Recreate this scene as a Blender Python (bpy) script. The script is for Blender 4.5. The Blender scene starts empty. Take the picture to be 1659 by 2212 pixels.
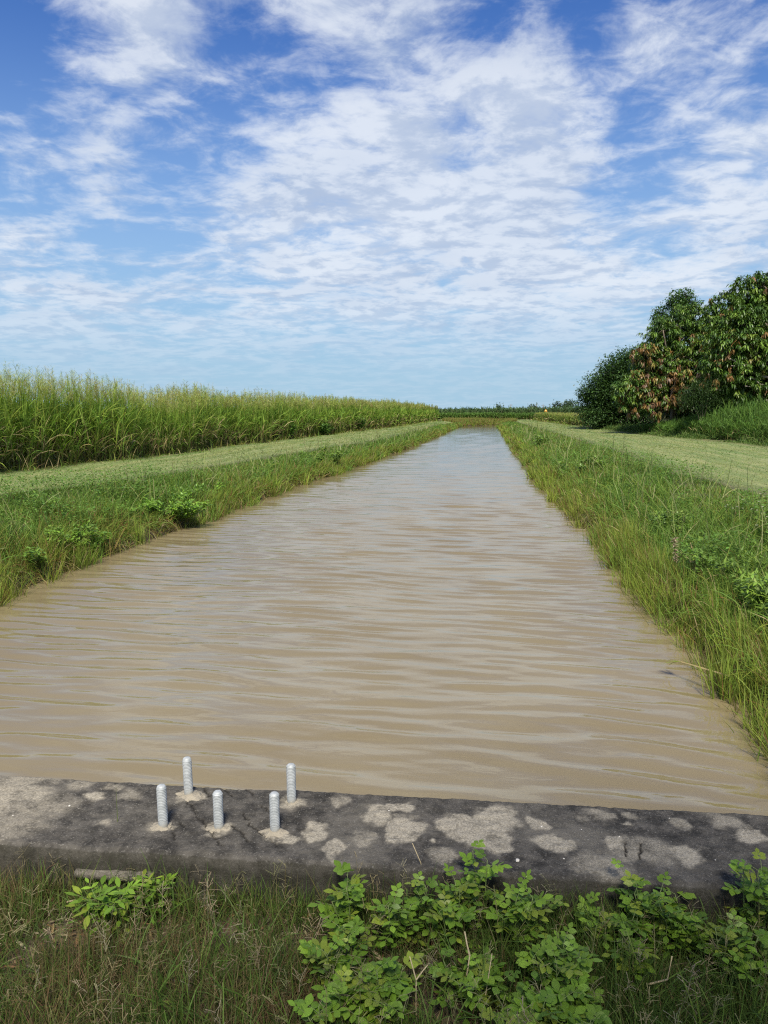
import bpy, math, random
import numpy as np
from mathutils import Vector
rng = np.random.default_rng(7); random.seed(7)
SC = bpy.context.scene; COL = SC.collection
R = math.radians

# ------------------------------------------------------------------ camera
H = 1.95; YAW = R(7.5); PIT = R(7.6); F = 1671.0          # eye height over the water, measured focal length
FW = np.array([-math.sin(YAW)*math.cos(PIT), math.cos(YAW)*math.cos(PIT), -math.sin(PIT)])
RT = np.array([math.cos(YAW), math.sin(YAW), 0.0]); UP = np.cross(RT, FW)
EYE = np.array([0, 0, H])
def ray(u, v): return FW + RT*(u-829.5)/F - UP*(v-1106)/F
def at(u, v, z):
    d = ray(u, v); return EYE + d*((z-H)/d[2])
def at_depth(u, v, dep): return EYE + ray(u, v)*dep
cam = bpy.data.cameras.new('camera'); co = bpy.data.objects.new('camera', cam); COL.objects.link(co)
cam.sensor_fit = 'VERTICAL'; cam.sensor_height = 36; cam.lens = 18*F/1106
cam.clip_start = .05; cam.clip_end = 9000
co.location = EYE; co.rotation_euler = (R(90)-PIT, 0, YAW); SC.camera = co

# ------------------------------------------------------------------ numpy noise
def vnoise(x, y, seed=0):
    xi = np.floor(x).astype(np.int64); yi = np.floor(y).astype(np.int64); fx = x-xi; fy = y-yi
    def h(a, b):
        n = (a*374761393 + b*668265263 + seed*974634777) & 0x7fffffff
        n = ((n ^ (n >> 13))*1274126177) & 0x7fffffff
        n = n ^ (n >> 16)
        return (n & 0xffffff)/float(0xffffff)
    sx = fx*fx*(3-2*fx); sy = fy*fy*(3-2*fy)
    return (h(xi, yi)*(1-sx)+h(xi+1, yi)*sx)*(1-sy) + (h(xi, yi+1)*(1-sx)+h(xi+1, yi+1)*sx)*sy
def fbm(x, y, seed=0, o=4):
    x = np.asarray(x, float); y = np.asarray(y, float); a = .5; s = 0; t = 0
    for k in range(o):
        s = s + a*vnoise(x*2**k+k*17.3, y*2**k-k*9.1, seed+k); t += a; a *= .5
    return s/t
def sstep(a, b, x):
    t = np.clip((x-a)/(b-a), 0, 1); return t*t*(3-2*t)

# ------------------------------------------------------------------ mesh helpers
def tag(o, label=None, cat=None, group=None, kind=None):
    if label: o['label'] = label
    if cat: o['category'] = cat
    if group: o['group'] = group
    if kind: o['kind'] = kind
    return o
def mesh_obj(name, v, f, mat, col=None, parent=None, smooth=False, attrs=None):
    """v (N,3), f (M,4) or (M,3) index array"""
    v = np.asarray(v, np.float32); f = np.asarray(f, np.int32)
    me = bpy.data.meshes.new(name); k = f.shape[1]
    me.vertices.add(len(v)); me.vertices.foreach_set('co', v.ravel())
    me.loops.add(f.size); me.loops.foreach_set('vertex_index', f.ravel())
    me.polygons.add(len(f)); me.polygons.foreach_set('loop_start', np.arange(0, f.size, k, dtype=np.int32))
    me.polygons.foreach_set('loop_total', np.full(len(f), k, np.int32))
    if smooth: me.polygons.foreach_set('use_smooth', np.ones(len(f), bool))
    me.update(calc_edges=True)
    if col is not None:
        a = me.color_attributes.new('col', 'FLOAT_COLOR', 'POINT')
        c = np.ones((len(v), 4), np.float32); c[:, :3] = col; a.data.foreach_set('color', c.ravel())
    for n, val in (attrs or {}).items():
        a = me.attributes.new(n, 'FLOAT', 'POINT'); a.data.foreach_set('value', np.asarray(val, np.float32))
    me.materials.append(mat)
    o = bpy.data.objects.new(name, me); COL.objects.link(o)
    if parent is not None: o.parent = parent
    return o
def empty(name, loc, rz=0):
    o = bpy.data.objects.new(name, None); o.location = loc; o.rotation_euler = (0, 0, rz); o.empty_display_size = .2
    COL.objects.link(o); return o
class Strips:
    """collects leaf / blade strips and becomes ONE mesh"""
    def __init__(s): s.v = []; s.f = []; s.c = []; s.n = 0
    def add(s, P, D, L, W, droop, col, tip=None, prof=(1, .85, .6, .06), side=None):
        P = np.atleast_2d(P).astype(float); N = len(P)
        if N == 0: return
        D = np.broadcast_to(np.asarray(D, float), (N, 3)); D = D/np.linalg.norm(D, axis=1, keepdims=True)
        L = np.broadcast_to(np.asarray(L, float), (N,)); W = np.broadcast_to(np.asarray(W, float), (N,))
        droop = np.broadcast_to(np.asarray(droop, float), (N,))
        col = np.broadcast_to(np.asarray(col, float), (N, 3)); tip = col if tip is None else np.broadcast_to(np.asarray(tip, float), (N, 3))
        S = len(prof)-1
        if side is None:
            a = rng.uniform(0, 2*np.pi, N)
            rnd = np.stack([np.cos(a), np.sin(a), rng.uniform(-.3, .3, N)], 1)
            side = np.cross(D, [0, 0, 1.0])*1.0 + rnd*.45
        side = np.broadcast_to(side, (N, 3))
        V = np.zeros((N, S+1, 2, 3)); C = np.zeros((N, S+1, 2, 3)); pos = P.copy(); d = D.copy()
        for k in range(S+1):
            sd = side - d*np.sum(side*d, 1, keepdims=True); sd = sd/(np.linalg.norm(sd, axis=1, keepdims=True)+1e-9)
            w = (W*prof[k]*.5)[:, None]
            V[:, k, 0] = pos-sd*w; V[:, k, 1] = pos+sd*w
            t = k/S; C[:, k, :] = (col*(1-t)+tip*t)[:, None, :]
            if k < S:
                d = d + np.array([0, 0, -1.0])*(droop/S)[:, None]; d = d/np.linalg.norm(d, axis=1, keepdims=True)
                pos = pos + d*(L/S)[:, None]
        base = (np.arange(N)*(S+1)*2)[:, None] + s.n
        k = np.arange(S)*2
        f = np.stack([base+k, base+k+1, base+k+3, base+k+2], -1).reshape(-1, 4)
        s.v.append(V.reshape(-1, 3)); s.f.append(f); s.c.append(C.reshape(-1, 3)); s.n += N*(S+1)*2
        return pos
    def build(s, name, mat, parent=None, origin=(0, 0, 0)):
        return mesh_obj(name, np.concatenate(s.v)-np.array(origin), np.concatenate(s.f), mat, np.concatenate(s.c), parent)
class Tubes:
    def __init__(s): s.v = []; s.f = []; s.n = 0
    def add(s, pts, rad, n=7):
        pts = np.asarray(pts, float); rad = np.broadcast_to(np.asarray(rad, float), (len(pts),))
        a = np.linspace(0, 2*np.pi, n, endpoint=False); rings = []
        for i in range(len(pts)):
            t = pts[min(i+1, len(pts)-1)]-pts[max(i-1, 0)]; t = t/(np.linalg.norm(t)+1e-9)
            x = np.cross(t, [.31, .17, .93] if abs(t[2]) < .9 else [1, 0.1, 0]); x /= np.linalg.norm(x); y = np.cross(t, x)
            rings.append(pts[i]+rad[i]*(np.cos(a)[:, None]*x+np.sin(a)[:, None]*y))
        rings.append(np.repeat(pts[-1][None], n, 0)+0*rings[-1])
        V = np.concatenate(rings); m = len(rings); j = np.arange(n)
        for i in range(m-1):
            s.f.append(np.stack([i*n+j, i*n+(j+1) % n, (i+1)*n+(j+1) % n, (i+1)*n+j], 1)+s.n)
        s.v.append(V); s.n += len(V)
    def build(s, name, mat, parent=None, origin=(0, 0, 0)):
        return mesh_obj(name, np.concatenate(s.v)-np.array(origin), np.concatenate(s.f), mat, None, parent, True)
def dirs(N, elo, ehi, az=None):
    a = rng.uniform(0, 2*np.pi, N) if az is None else az
    e = rng.uniform(elo, ehi, N) if np.isscalar(elo) else elo
    return np.stack([np.cos(a)*np.cos(e), np.sin(a)*np.cos(e), np.sin(e)], 1)
def pick(N, pal, w=None, jit=.18):
    pal = np.asarray(pal, float); i = rng.choice(len(pal), N, p=None if w is None else np.asarray(w)/np.sum(w))
    return np.clip(pal[i]*rng.uniform(1-jit, 1+jit, (N, 1))*rng.uniform(.94, 1.06, (N, 3)), 0, 1)

# ------------------------------------------------------------------ materials
def new_mat(name):
    m = bpy.data.materials.new(name); m.use_nodes = True; nt = m.node_tree; nt.nodes.clear()
    out = nt.nodes.new('ShaderNodeOutputMaterial'); return m, nt, out
def N_(nt, t, **kw):
    n = nt.nodes.new(t)
    for k, v in kw.items():
        if k.startswith('i_'): n.inputs[k[2:].replace('_', ' ')].default_value = v
        else: setattr(n, k, v)
    return n
def mth(nt, op, a, b=None, c=None, clamp=False):
    n = nt.nodes.new('ShaderNodeMath'); n.operation = op; n.use_clamp = clamp
    for i, x in enumerate((a, b, c)):
        if x is None: continue
        if isinstance(x, (int, float)): n.inputs[i].default_value = x
        else: nt.links.new(x, n.inputs[i])
    return n.outputs[0]
def mixc(nt, fac, a, b, mode='MIX'):
    n = nt.nodes.new('ShaderNodeMix'); n.data_type = 'RGBA'; n.blend_type = mode
    for s, x in ((n.inputs[0], fac), (n.inputs[6], a), (n.inputs[7], b)):
        if isinstance(x, (int, float)): s.default_value = x
        elif isinstance(x, (tuple, list)): s.default_value = (*x, 1) if len(x) == 3 else x
        else: nt.links.new(x, s)
    return n.outputs[2]
def mapr(nt, x, a, b, c=0., d=1., smooth=True):
    n = nt.nodes.new('ShaderNodeMapRange'); n.interpolation_type = 'SMOOTHSTEP' if smooth else 'LINEAR'
    nt.links.new(x, n.inputs[0])
    for i, q in zip((1, 2, 3, 4), (a, b, c, d)): n.inputs[i].default_value = q
    return n.outputs[0]
def noise(nt, vec, scale, detail=5, rough=.55, dist=0.):
    n = N_(nt, 'ShaderNodeTexNoise'); n.inputs['Scale'].default_value = scale; n.inputs['Detail'].default_value = detail
    n.inputs['Roughness'].default_value = rough; n.inputs['Distortion'].default_value = dist
    if vec is not None: nt.links.new(vec, n.inputs['Vector'])
    return n.outputs['Fac']
def leaf_mat(name, rough=.55, trans=.3, spec=.3, tint=1.0):
    m, nt, out = new_mat(name); L = nt.links.new
    at_ = N_(nt, 'ShaderNodeAttribute', attribute_name='col')
    geo = N_(nt, 'ShaderNodeNewGeometry')
    nz = noise(nt, geo.outputs['Position'], 9, 2)
    c = mixc(nt, 1.0, at_.outputs['Color'], mixc(nt, nz, (.78, .78, .78), (1.22, 1.22, 1.22)), 'MULTIPLY')
    p = N_(nt, 'ShaderNodeBsdfPrincipled'); L(c, p.inputs['Base Color']); p.inputs['Roughness'].default_value = rough
    p.inputs['Specular IOR Level'].default_value = spec
    t = N_(nt, 'ShaderNodeBsdfTranslucent'); L(mixc(nt, 1.0, c, (1.25, 1.3, .7), 'MULTIPLY'), t.inputs['Color'])
    mx = N_(nt, 'ShaderNodeMixShader'); mx.inputs[0].default_value = trans
    L(p.outputs[0], mx.inputs[1]); L(t.outputs[0], mx.inputs[2]); L(mx.outputs[0], out.inputs[0]); return m
M_GRASS = leaf_mat('grass_blades', .6, .3, .2); M_LEAF = leaf_mat('broad_leaves', .45, .28, .35)
M_MANGO = leaf_mat('glossy_tree_leaves', .42, .2, .4)
def plain(name, col, rough=.7, metal=0., var=.2, scale=8., bump=.0):
    m, nt, out = new_mat(name); L = nt.links.new
    tc = N_(nt, 'ShaderNodeTexCoord'); nz = noise(nt, tc.outputs['Object'], scale, 6)
    p = N_(nt, 'ShaderNodeBsdfPrincipled')
    L(mixc(nt, nz, tuple(c*(1-var) for c in col), tuple(min(1, c*(1+var)) for c in col)), p.inputs['Base Color'])
    p.inputs['Roughness'].default_value = rough; p.inputs['Metallic'].default_value = metal
    if bump:
        b = N_(nt, 'ShaderNodeBump'); b.inputs['Strength'].default_value = bump; b.inputs['Distance'].default_value = .02
        L(nz, b.inputs['Height']); L(b.outputs[0], p.inputs['Normal'])
    L(p.outputs[0], out.inputs[0]); return m
M_BARK = plain('grey_bark', (.16, .13, .10), .85, 0, .4, 6, .6)
M_TWIG = plain('green_stem', (.13, .17, .05), .6, 0, .25, 20)

# ------------------------------------------------------------------ plan of the canal (metres, Y runs along the canal)
YL = [-5, 2, 7.2, 8.9, 10.4, 13, 18.1, 31, 39, 59, 80, 87.5, 90, 93, 95.6, 400]
XL_ = [-4.9, -4.9, -4.92, -5.04, -5.03, -4.85, -4.75, -4.15, -3.8, -3.5, -3.1, -2.87, -1.9, -.2, 1.27, 1.27]
YR = [-5, 2, 4.7, 6.4, 8.8, 11.1, 14.8, 20.2, 40.7, 95.6, 400]; XR_ = [1.72, 1.72, 1.74, 1.78, 1.66, 1.68, 1.58, 1.45, 1.38, 1.29, 1.29]
def wob(Y, s): return (fbm(np.asarray(Y)*.9, np.asarray(Y)*0+s, 3, 3)-.5)*.32
def xL(Y): Y = np.asarray(Y, float); return np.interp(Y, YL, XL_)+wob(Y, 3.3)*sstep(96, 88, Y)
def xR(Y): Y = np.asarray(Y, float); return np.interp(Y, YR, XR_)+.6*wob(Y, 8.1)*sstep(5, 9, Y)*sstep(96, 90, Y)
def mownL(Y): return np.interp(Y, [0, 11.4, 13.8, 18.8, 37.3, 74.4, 90], [-8.0, -7.6, -7.0, -6.5, -5.0, -4.4, -3.4])
def caneL(Y): return np.interp(Y, [0, 15.8, 21.2, 29.3, 56, 85.3, 98], [-10.7, -10.6, -9.8, -9.5, -7.5, -6.2, -4.5])
def mownR(Y): return np.interp(Y, [0, 13, 17.8, 26.2, 40.4, 71, 96.4], [4.6, 4.4, 4.15, 4.25, 4.0, 3.3, 2.95])
def outR(Y): return np.interp(Y, [0, 30.5, 35.9, 42.4, 54.3, 62.4, 86.5, 98], [11.2, 10.4, 9.7, 8.8, 7.8, 7.1, 6.2, 5.8])
def dist(X, Y):
    d = np.maximum(xL(Y)-X, X-xR(Y)); d = np.where(Y > 95.6, np.hypot(np.maximum(0, d), Y-95.6), d); return d
def ground(X, Y):
    X = np.asarray(X, float); Y = np.asarray(Y, float); d = dist(X, Y)
    d = d + np.where(np.abs(d) < 2.0, (fbm(X*1.3, Y*1.3, 21, 3)-.5)*.25, 0)*sstep(0, .6, d)
    z = np.interp(d, [-3, -.5, 0, .12, .5, 1.4, 2.2, 3.4], [-.7, -.45, -.04, .10, .26, .48, .56, .55])
    z = z + (fbm(X*.7, Y*.7, 5, 4)-.5)*.10*sstep(.2, 1.5, d)
    near = sstep(3.2, 2.5, Y); zn = .25+(fbm(X*2.5, Y*2.5, 9, 3)-.5)*.05
    z = z*(1-near)+zn*near
    return z

# terrain sheet: rows in Y, columns laid relative to the two shores
rows = np.concatenate([[-3000, -800, -200, -60, -20, -6], np.arange(-3, 2.6, .25), [2.64], 2.7*np.exp(np.arange(0, math.log(96/2.7), .02)), [96.5, 98, 101, 105, 110, 118, 130, 160, 220, 320, 500, 900, 1800, 4000]])
offs = np.concatenate([[4000, 1500, 500, 150, 60, 30, 20, 15], np.arange(12, 3, -.45), np.arange(3, .6, -.16), np.arange(.6, -.01, -.06)])
mid = np.linspace(0, 1, 12)[1:-1]
V = []
for y in rows:
    a, b = float(xL(y)), float(xR(y))
    if y > 95.5: a = b-.02
    if y < 2.62: a, b = -4.9, 1.72
    xs = np.concatenate([a-offs, a+(b-a)*mid, (b+offs)[::-1]])
    V.append(np.stack([xs, np.full_like(xs, y), np.zeros_like(xs)], 1))
V = np.array(V); nr, nc = V.shape[:2]; P = V.reshape(-1, 3); P[:, 2] = ground(P[:, 0], P[:, 1])
far = np.hypot(P[:, 0], P[:, 1]) > 140; P[far, 2] = .5
i = np.arange(nr-1)[:, None]*nc+np.arange(nc-1)[None]; Fq = np.stack([i, i+1, i+nc+1, i+nc], -1).reshape(-1, 4)
mownm = np.maximum(sstep(0, .5, mownL(P[:, 1])-P[:, 0])*sstep(-.3, .4, P[:, 0]-caneL(P[:, 1])), sstep(0, .6, P[:, 0]-mownR(P[:, 1]))*sstep(-.3, .6, outR(P[:, 1])-P[:, 0]))
mownm = np.where(P[:, 1] > 94, np.maximum(mownm, sstep(97, 98, P[:, 1])*sstep(105, 103, P[:, 1])*sstep(-9, -7, P[:, 0])*sstep(9, 7, P[:, 0])), mownm)*sstep(3, 5, P[:, 1])
mud = sstep(.30, .02, dist(P[:, 0], P[:, 1]))*(P[:, 1] > 2.62)
m, nt, out = new_mat('ground_soil_and_turf'); L = nt.links.new
geo = N_(nt, 'ShaderNodeNewGeometry'); pos = geo.outputs['Position']
am = N_(nt, 'ShaderNodeAttribute', attribute_name='mown').outputs['Fac']; ad = N_(nt, 'ShaderNodeAttribute', attribute_name='mud').outputs['Fac']
af = N_(nt, 'ShaderNodeAttribute', attribute_name='fore').outputs['Fac']
mp = N_(nt, 'ShaderNodeMapping'); mp.inputs['Scale'].default_value = (1.6, .10, 1); L(pos, mp.inputs[0])
streak = noise(nt, mp.outputs[0], 1.6, 6, .65); fine = noise(nt, pos, 24, 6, .7); big = noise(nt, pos, .45, 4)
turf = mixc(nt, mapr(nt, streak, .38, .66), (.115, .165, .045), (.235, .245, .10))
turf = mixc(nt, mapr(nt, big, .4, .7, 0, .5), turf, (.14, .18, .05))
turf = mixc(nt, 1.0, turf, mixc(nt, fine, (.5, .5, .5), (1.5, 1.5, 1.5)), 'MULTIPLY')
bank = mixc(nt, mapr(nt, noise(nt, pos, 3, 5), .35, .65), (.055, .06, .022), (.11, .10, .04))
soil = mixc(nt, mapr(nt, fine, .3, .7), (.045, .032, .02), (.12, .085, .05))
c = mixc(nt, am, bank, turf); c = mixc(nt, ad, c, mixc(nt, fine, (.028, .02, .012), (.075, .052, .03)))
c = mixc(nt, af, c, soil)
p = N_(nt, 'ShaderNodeBsdfPrincipled'); L(c, p.inputs['Base Color']); L(mapr(nt, ad, 0, 1, .9, .45), p.inputs['Roughness'])
bp = N_(nt, 'ShaderNodeBump'); bp.inputs['Strength'].default_value = .7; bp.inputs['Distance'].default_value = .03; L(fine, bp.inputs['Height']); L(bp.outputs[0], p.inputs['Normal'])
L(p.outputs[0], out.inputs[0])
terr = mesh_obj('ground', P, Fq, m, None, None, True, {'mown': mownm, 'mud': mud, 'fore': sstep(3.2, 2.6, P[:, 1])})
tag(terr, 'earth and turf of the canal banks, mown tracks and the land around', 'ground', kind='structure')

# ------------------------------------------------------------------ water: real waves near, finer ones in the bump
wr = 2.55*np.exp(np.arange(0, math.log(96.5/2.55), .0024)); nx = 210
gx = np.linspace(-.03, 1.03, nx)
a = xL(wr); b = np.maximum(xR(wr), a+.3)
WX = a[:, None]+(b-a)[:, None]*gx[None]; WY = np.repeat(wr[:, None], nx, 1)
dy = np.gradient(wr)[:, None]; Z = np.zeros_like(WX)
wx = WX+.18*(fbm(WX*.35, WY*.35, 41, 2)-.5)*2; wy = WY+.16*(fbm(WX*.5+9, WY*.5, 43, 2)-.5)*2
for k in range(70):
    lam = math.exp(rng.normal(math.log(.245), .30)) if k < 34 else math.exp(rng.uniform(math.log(.08), math.log(.8))); th = rng.normal(0, .13 if k < 34 else .26)+.05; kk = 2*math.pi/lam
    slope = .027 if k < 34 else .0135
    att = sstep(3.0, 6.0, lam/dy)
    Z += att*slope/kk*np.sin(kk*(wy*math.cos(th)+wx*math.sin(th))+rng.uniform(0, 6.28))
shore = sstep(0, .12, gx)*sstep(1, .9, gx)
Z *= (.55+.9*fbm(WX*.30, WY*.16, 47, 3))*(.45+.55*shore)[None]
Pw = np.stack([WX, WY, Z], -1).reshape(-1, 3)
i = np.arange(len(wr)-1)[:, None]*nx+np.arange(nx-1)[None]; Fw = np.stack([i, i+1, i+nx+1, i+nx], -1).reshape(-1, 4)
m, nt, out = new_mat('muddy_water'); L = nt.links.new
geo = N_(nt, 'ShaderNodeNewGeometry'); pos = geo.outputs['Position']
mp = N_(nt, 'ShaderNodeMapping'); mp.inputs['Scale'].default_value = (.30, 1, 1); L(pos, mp.inputs[0])
n1 = noise(nt, mp.outputs[0], 7, 4, .6, .6); n2 = noise(nt, mp.outputs[0], 22, 3, .5)
hgt = mth(nt, 'ADD', mth(nt, 'ADD', n1, mth(nt, 'MULTIPLY', noise(nt, mp.outputs[0], 2.6, 3, .5, .3), 2.6)), mth(nt, 'MULTIPLY', n2, .45))
bp = N_(nt, 'ShaderNodeBump'); bp.inputs['Strength'].default_value = .25; bp.inputs['Distance'].default_value = .012; L(hgt, bp.inputs['Height'])
cl = noise(nt, pos, .5, 4)
# turbid water: light scattered back from inside is even, only the surface mirror follows the ripples
df = N_(nt, 'ShaderNodeBsdfDiffuse'); L(mixc(nt, mapr(nt, cl, .3, .7), (.198, .158, .084), (.228, .188, .108)), df.inputs['Color'])
upn = N_(nt, 'ShaderNodeCombineXYZ'); upn.inputs[2].default_value = 1.0; L(upn.outputs[0], df.inputs['Normal'])
gl = N_(nt, 'ShaderNodeBsdfGlossy'); gl.inputs['Roughness'].default_value = .05; L(bp.outputs[0], gl.inputs['Normal'])
fr_ = N_(nt, 'ShaderNodeFresnel'); fr_.inputs['IOR'].default_value = 1.95; L(bp.outputs[0], fr_.inputs['Normal'])
mx = N_(nt, 'ShaderNodeMixShader'); L(mth(nt, 'MINIMUM', fr_.outputs[0], .9), mx.inputs[0]); L(df.outputs[0], mx.inputs[1]); L(gl.outputs[0], mx.inputs[2]); L(mx.outputs[0], out.inputs[0])
water = mesh_obj('water', Pw, Fw, m, None, None, True)
tag(water, 'muddy brown rippled water filling the straight irrigation canal', 'water', kind='structure')

# ------------------------------------------------------------------ concrete headwall
ZT = .42
pb0, pb1 = at(0, 1672, ZT), at(1659, 1757, ZT); pf0, pf1 = at(0, 1822, ZT), at(1659, 1922, ZT)
ex = (pb1-pb0)/np.linalg.norm(pb1-pb0); ey = np.array([-ex[1], ex[0], 0])
org = pb0; TH = float(np.mean([np.dot(pb0-pf0, ey), np.dot(pb0-pf1, ey)]))
def st(p): q = np.asarray(p)-org; return float(np.dot(q, ex)), float(np.dot(q, ey))
s = np.concatenate([np.arange(-4.4, -.3, .05), np.arange(-.3, 3.5, .0065), np.arange(3.5, 6.4, .05)])
t = np.concatenate([np.linspace(-TH, 0, 80)])
Sg, Tg = np.meshgrid(s, t, indexing='ij')
patch = np.zeros_like(Sg); warpx = (fbm(Sg*16, Tg*16, 61, 5)-.5)*.10; warpy = (fbm(Sg*16+50, Tg*16, 63, 5)-.5)*.10
def blot(u, v, ru, rv, strength=1., soft=.2):
    c = st(at(u, v, ZT)); e = st(at(u+ru, v, ZT)); g = st(at(u, v-rv, ZT)); g2 = st(at(u, v+rv, ZT))
    rs = abs(e[0]-c[0]); rt_ = abs(g[1]-g2[1])/2
    q = np.sqrt(((Sg+warpx-c[0])/rs)**2+((Tg+warpy-c[1])/rt_)**2)
    np.maximum(patch, strength*sstep(1+soft, 1-soft, q), out=patch)
for x, y, rx, ry in [(330,120,55,35),(420,165,60,45),(400,95,40,15),(650,150,130,30),(740,130,80,40),(700,200,100,35),(760,222,42,25),(600,170,70,25),(875,142,28,18),(928,210,60,32),(1140,220,35,28),(1390,258,65,38),(1595,192,55,32),(120,180,45,27),(195,235,36,34),(20,200,40,22),(530,208,14,8),(1170,158,15,8)]:
    blot(604.8+.6354*x, 1684.8+.6354*y, rx*.6354, ry*.6354)
for x, y, rx, ry in [(1230,240,110,42),(1080,285,75,45),(1080,125,42,20),(1190,118,22,12),(1345,155,24,20),(1520,140,52,24),(200,70,26,14),(280,200,30,20),(560,260,50,20)]:
    blot(604.8+.6354*x, 1684.8+.6354*y, rx*.6354, ry*.6354, .62, .4)
for x, y, rx, ry, q in [(60,200,110,45,.7),(220,165,70,25,.8),(410,245,38,20,1),(170,290,140,60,.55),(60,370,130,60,.5),(490,200,40,12,.8),(550,235,50,25,.5),(440,370,36,12,.6),(130,240,70,35,.8),(-80,280,160,130,.8),(330,195,60,22,.6)]:
    blot(.5*x, 1598.4+.5*y, .5*rx, .5*ry, q, .5)
for u, v in [(353, 1787), (412, 1720), (473, 1792), (600, 1800), (630, 1738), (618, 1812)]: blot(u, v, 27, 12, .9, .4)
crack = np.zeros_like(Sg); jit = (fbm(Sg*40, Tg*40, 71, 3)-.5)*.02
for pl in [[(390,500),(560,740),(690,900),(770,980)],[(540,390),(640,520)],[(760,430),(840,520)],[(950,680),(1020,790),(1150,890),(1260,980)],[(270,780),(330,920)],[(860,790),(1010,950)],[(1130,610),(1190,660)],[(380,760),(420,830)],[(980,440),(1050,530)],[(4480,948),(4474,1073)],[(4620,955),(4598,1106)]]:
    q = [st(at((350+x/3.687)*.864, (1850+y/3.687)*.864, ZT)) for x, y in pl]
    for (a0, a1), (b0, b1) in zip(q[:-1], q[1:]):
        dx, dy_ = b0-a0, b1-a1; h = np.clip(((Sg+jit-a0)*dx+(Tg+jit-a1)*dy_)/(dx*dx+dy_*dy_), 0, 1)
        dd = np.hypot(Sg+jit-a0-h*dx, Tg+jit-a1-h*dy_); np.maximum(crack, sstep(.0048, .0015, dd), out=crack)
Zg = ZT+(fbm(Sg*3, Tg*3, 81, 3)-.5)*.012+(fbm(Sg*45, Tg*45, 83, 4)-.5)*.009-.007*crack+.0015*patch
edge = np.minimum(Tg+TH, -Tg); chip = (fbm(Sg*18, Tg*0, 85, 4)-.5)*.022
Zg -= .011*sstep(.018+.6*chip, 0, Tg+TH) + .012*sstep(.02+.6*chip, 0, -Tg)
Tg2 = Tg + np.where(Tg < -TH+.04, (fbm(Sg*22, Tg*0, 87, 4)-.5)*.018, 0) + np.where(Tg > -.03, (fbm(Sg*22, Tg*0+7, 88, 4)-.5)*.010, 0)
top = org[None, None]+Sg[..., None]*ex+Tg2[..., None]*ey; top[..., 2] = Zg
# front and back faces hang from the two long edges
def skirt(line, sgn, zs, seed):
    o = [line]
    for z in zs:
        l = line.copy(); l[:, 2] = z; l += (sgn*(.012+.01*(fbm(s*9, np.full_like(s, z*9), seed, 3)-.5)))[:, None]*ey[None]; o.append(l)
    return np.stack(o, 1)
fr = skirt(top[:, 0], -0.3, [.37, .33, .28, .22, .1, -.4], 91)[:, ::-1]; bk = skirt(top[:, -1], .3, [.36, .3, .2, .1, 0, -.6], 93)
full = np.concatenate([fr[:, :-1], top, bk[:, 1:]], 1); n0, n1 = full.shape[:2]
pad = lambda A, v=0.: np.concatenate([np.full((n0, fr.shape[1]-1), v), A, np.full((n0, bk.shape[1]-1), v)], 1)
i = np.arange(n0-1)[:, None]*n1+np.arange(n1-1)[None]; Fh = np.stack([i, i+n1, i+n1+1, i+1], -1).reshape(-1, 4)
m, nt, out = new_mat('weathered_concrete'); L = nt.links.new
geo = N_(nt, 'ShaderNodeNewGeometry'); pos = geo.outputs['Position']
pa = N_(nt, 'ShaderNodeAttribute', attribute_name='patch').outputs['Fac']; cr = N_(nt, 'ShaderNodeAttribute', attribute_name='crack').outputs['Fac']
fn = noise(nt, pos, 130, 4, .75); md = noise(nt, pos, 16, 6, .7); bg = noise(nt, pos, 3.2, 5, .6)
dark = mixc(nt, mapr(nt, md, .33, .7), (.026, .024, .021), (.10, .091, .078)); dark = mixc(nt, mapr(nt, bg, .48, .74, 0, .6), dark, (.17, .155, .128))
dark = mixc(nt, mapr(nt, fn, .55, .72, 0, .8), dark, (.27, .255, .225))
pale = mixc(nt, mapr(nt, fn, .35, .65), (.22, .195, .15), (.40, .36, .285))
pf = mth(nt, 'MULTIPLY', pa, mapr(nt, md, .30, .55, .35, 1.), None, True)
c = mixc(nt, pf, dark, pale); c = mixc(nt, mapr(nt, noise(nt, pos, 55, 3, .6), .70, .78, 0, .7), c, (.03, .03, .028))
c = mixc(nt, cr, c, (.012, .011, .01))
ms = N_(nt, 'ShaderNodeAttribute', attribute_name='front_dark').outputs['Fac']; c = mixc(nt, mth(nt, 'MULTIPLY', ms, mapr(nt, md, .3, .62, 1., .6)), c, mixc(nt, fn, (.012, .012, .009), (.055, .05, .036)))  # front face coloured near-black, mottled, up to the top edge
p = N_(nt, 'ShaderNodeBsdfPrincipled'); L(c, p.inputs['Base Color']); p.inputs['Roughness'].default_value = .95; p.inputs['Specular IOR Level'].default_value = .25
bp = N_(nt, 'ShaderNodeBump'); bp.inputs['Strength'].default_value = .8; bp.inputs['Distance'].default_value = .006; L(mth(nt, 'ADD', fn, md), bp.inputs['Height']); L(bp.outputs[0], p.inputs['Normal'])
L(p.outputs[0], out.inputs[0]); M_CONC = m
hw = empty('concrete_headwall', tuple(org+ex*1.6-ey*TH/2)); tag(hw, 'low blackened concrete headwall with pale bare patches at the end of the canal', 'headwall')
o_ = np.array(hw.location)
mesh_obj('wall_slab', full.reshape(-1, 3)-o_, Fh, M_CONC, None, hw, True, {'patch': pad(patch).ravel(), 'crack': pad(crack).ravel(), 'front_dark': np.concatenate([np.ones((n0, fr.shape[1]-1)), sstep(.006, -.002, Tg+TH), np.zeros((n0, bk.shape[1]-1))], 1).ravel()})
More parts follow.
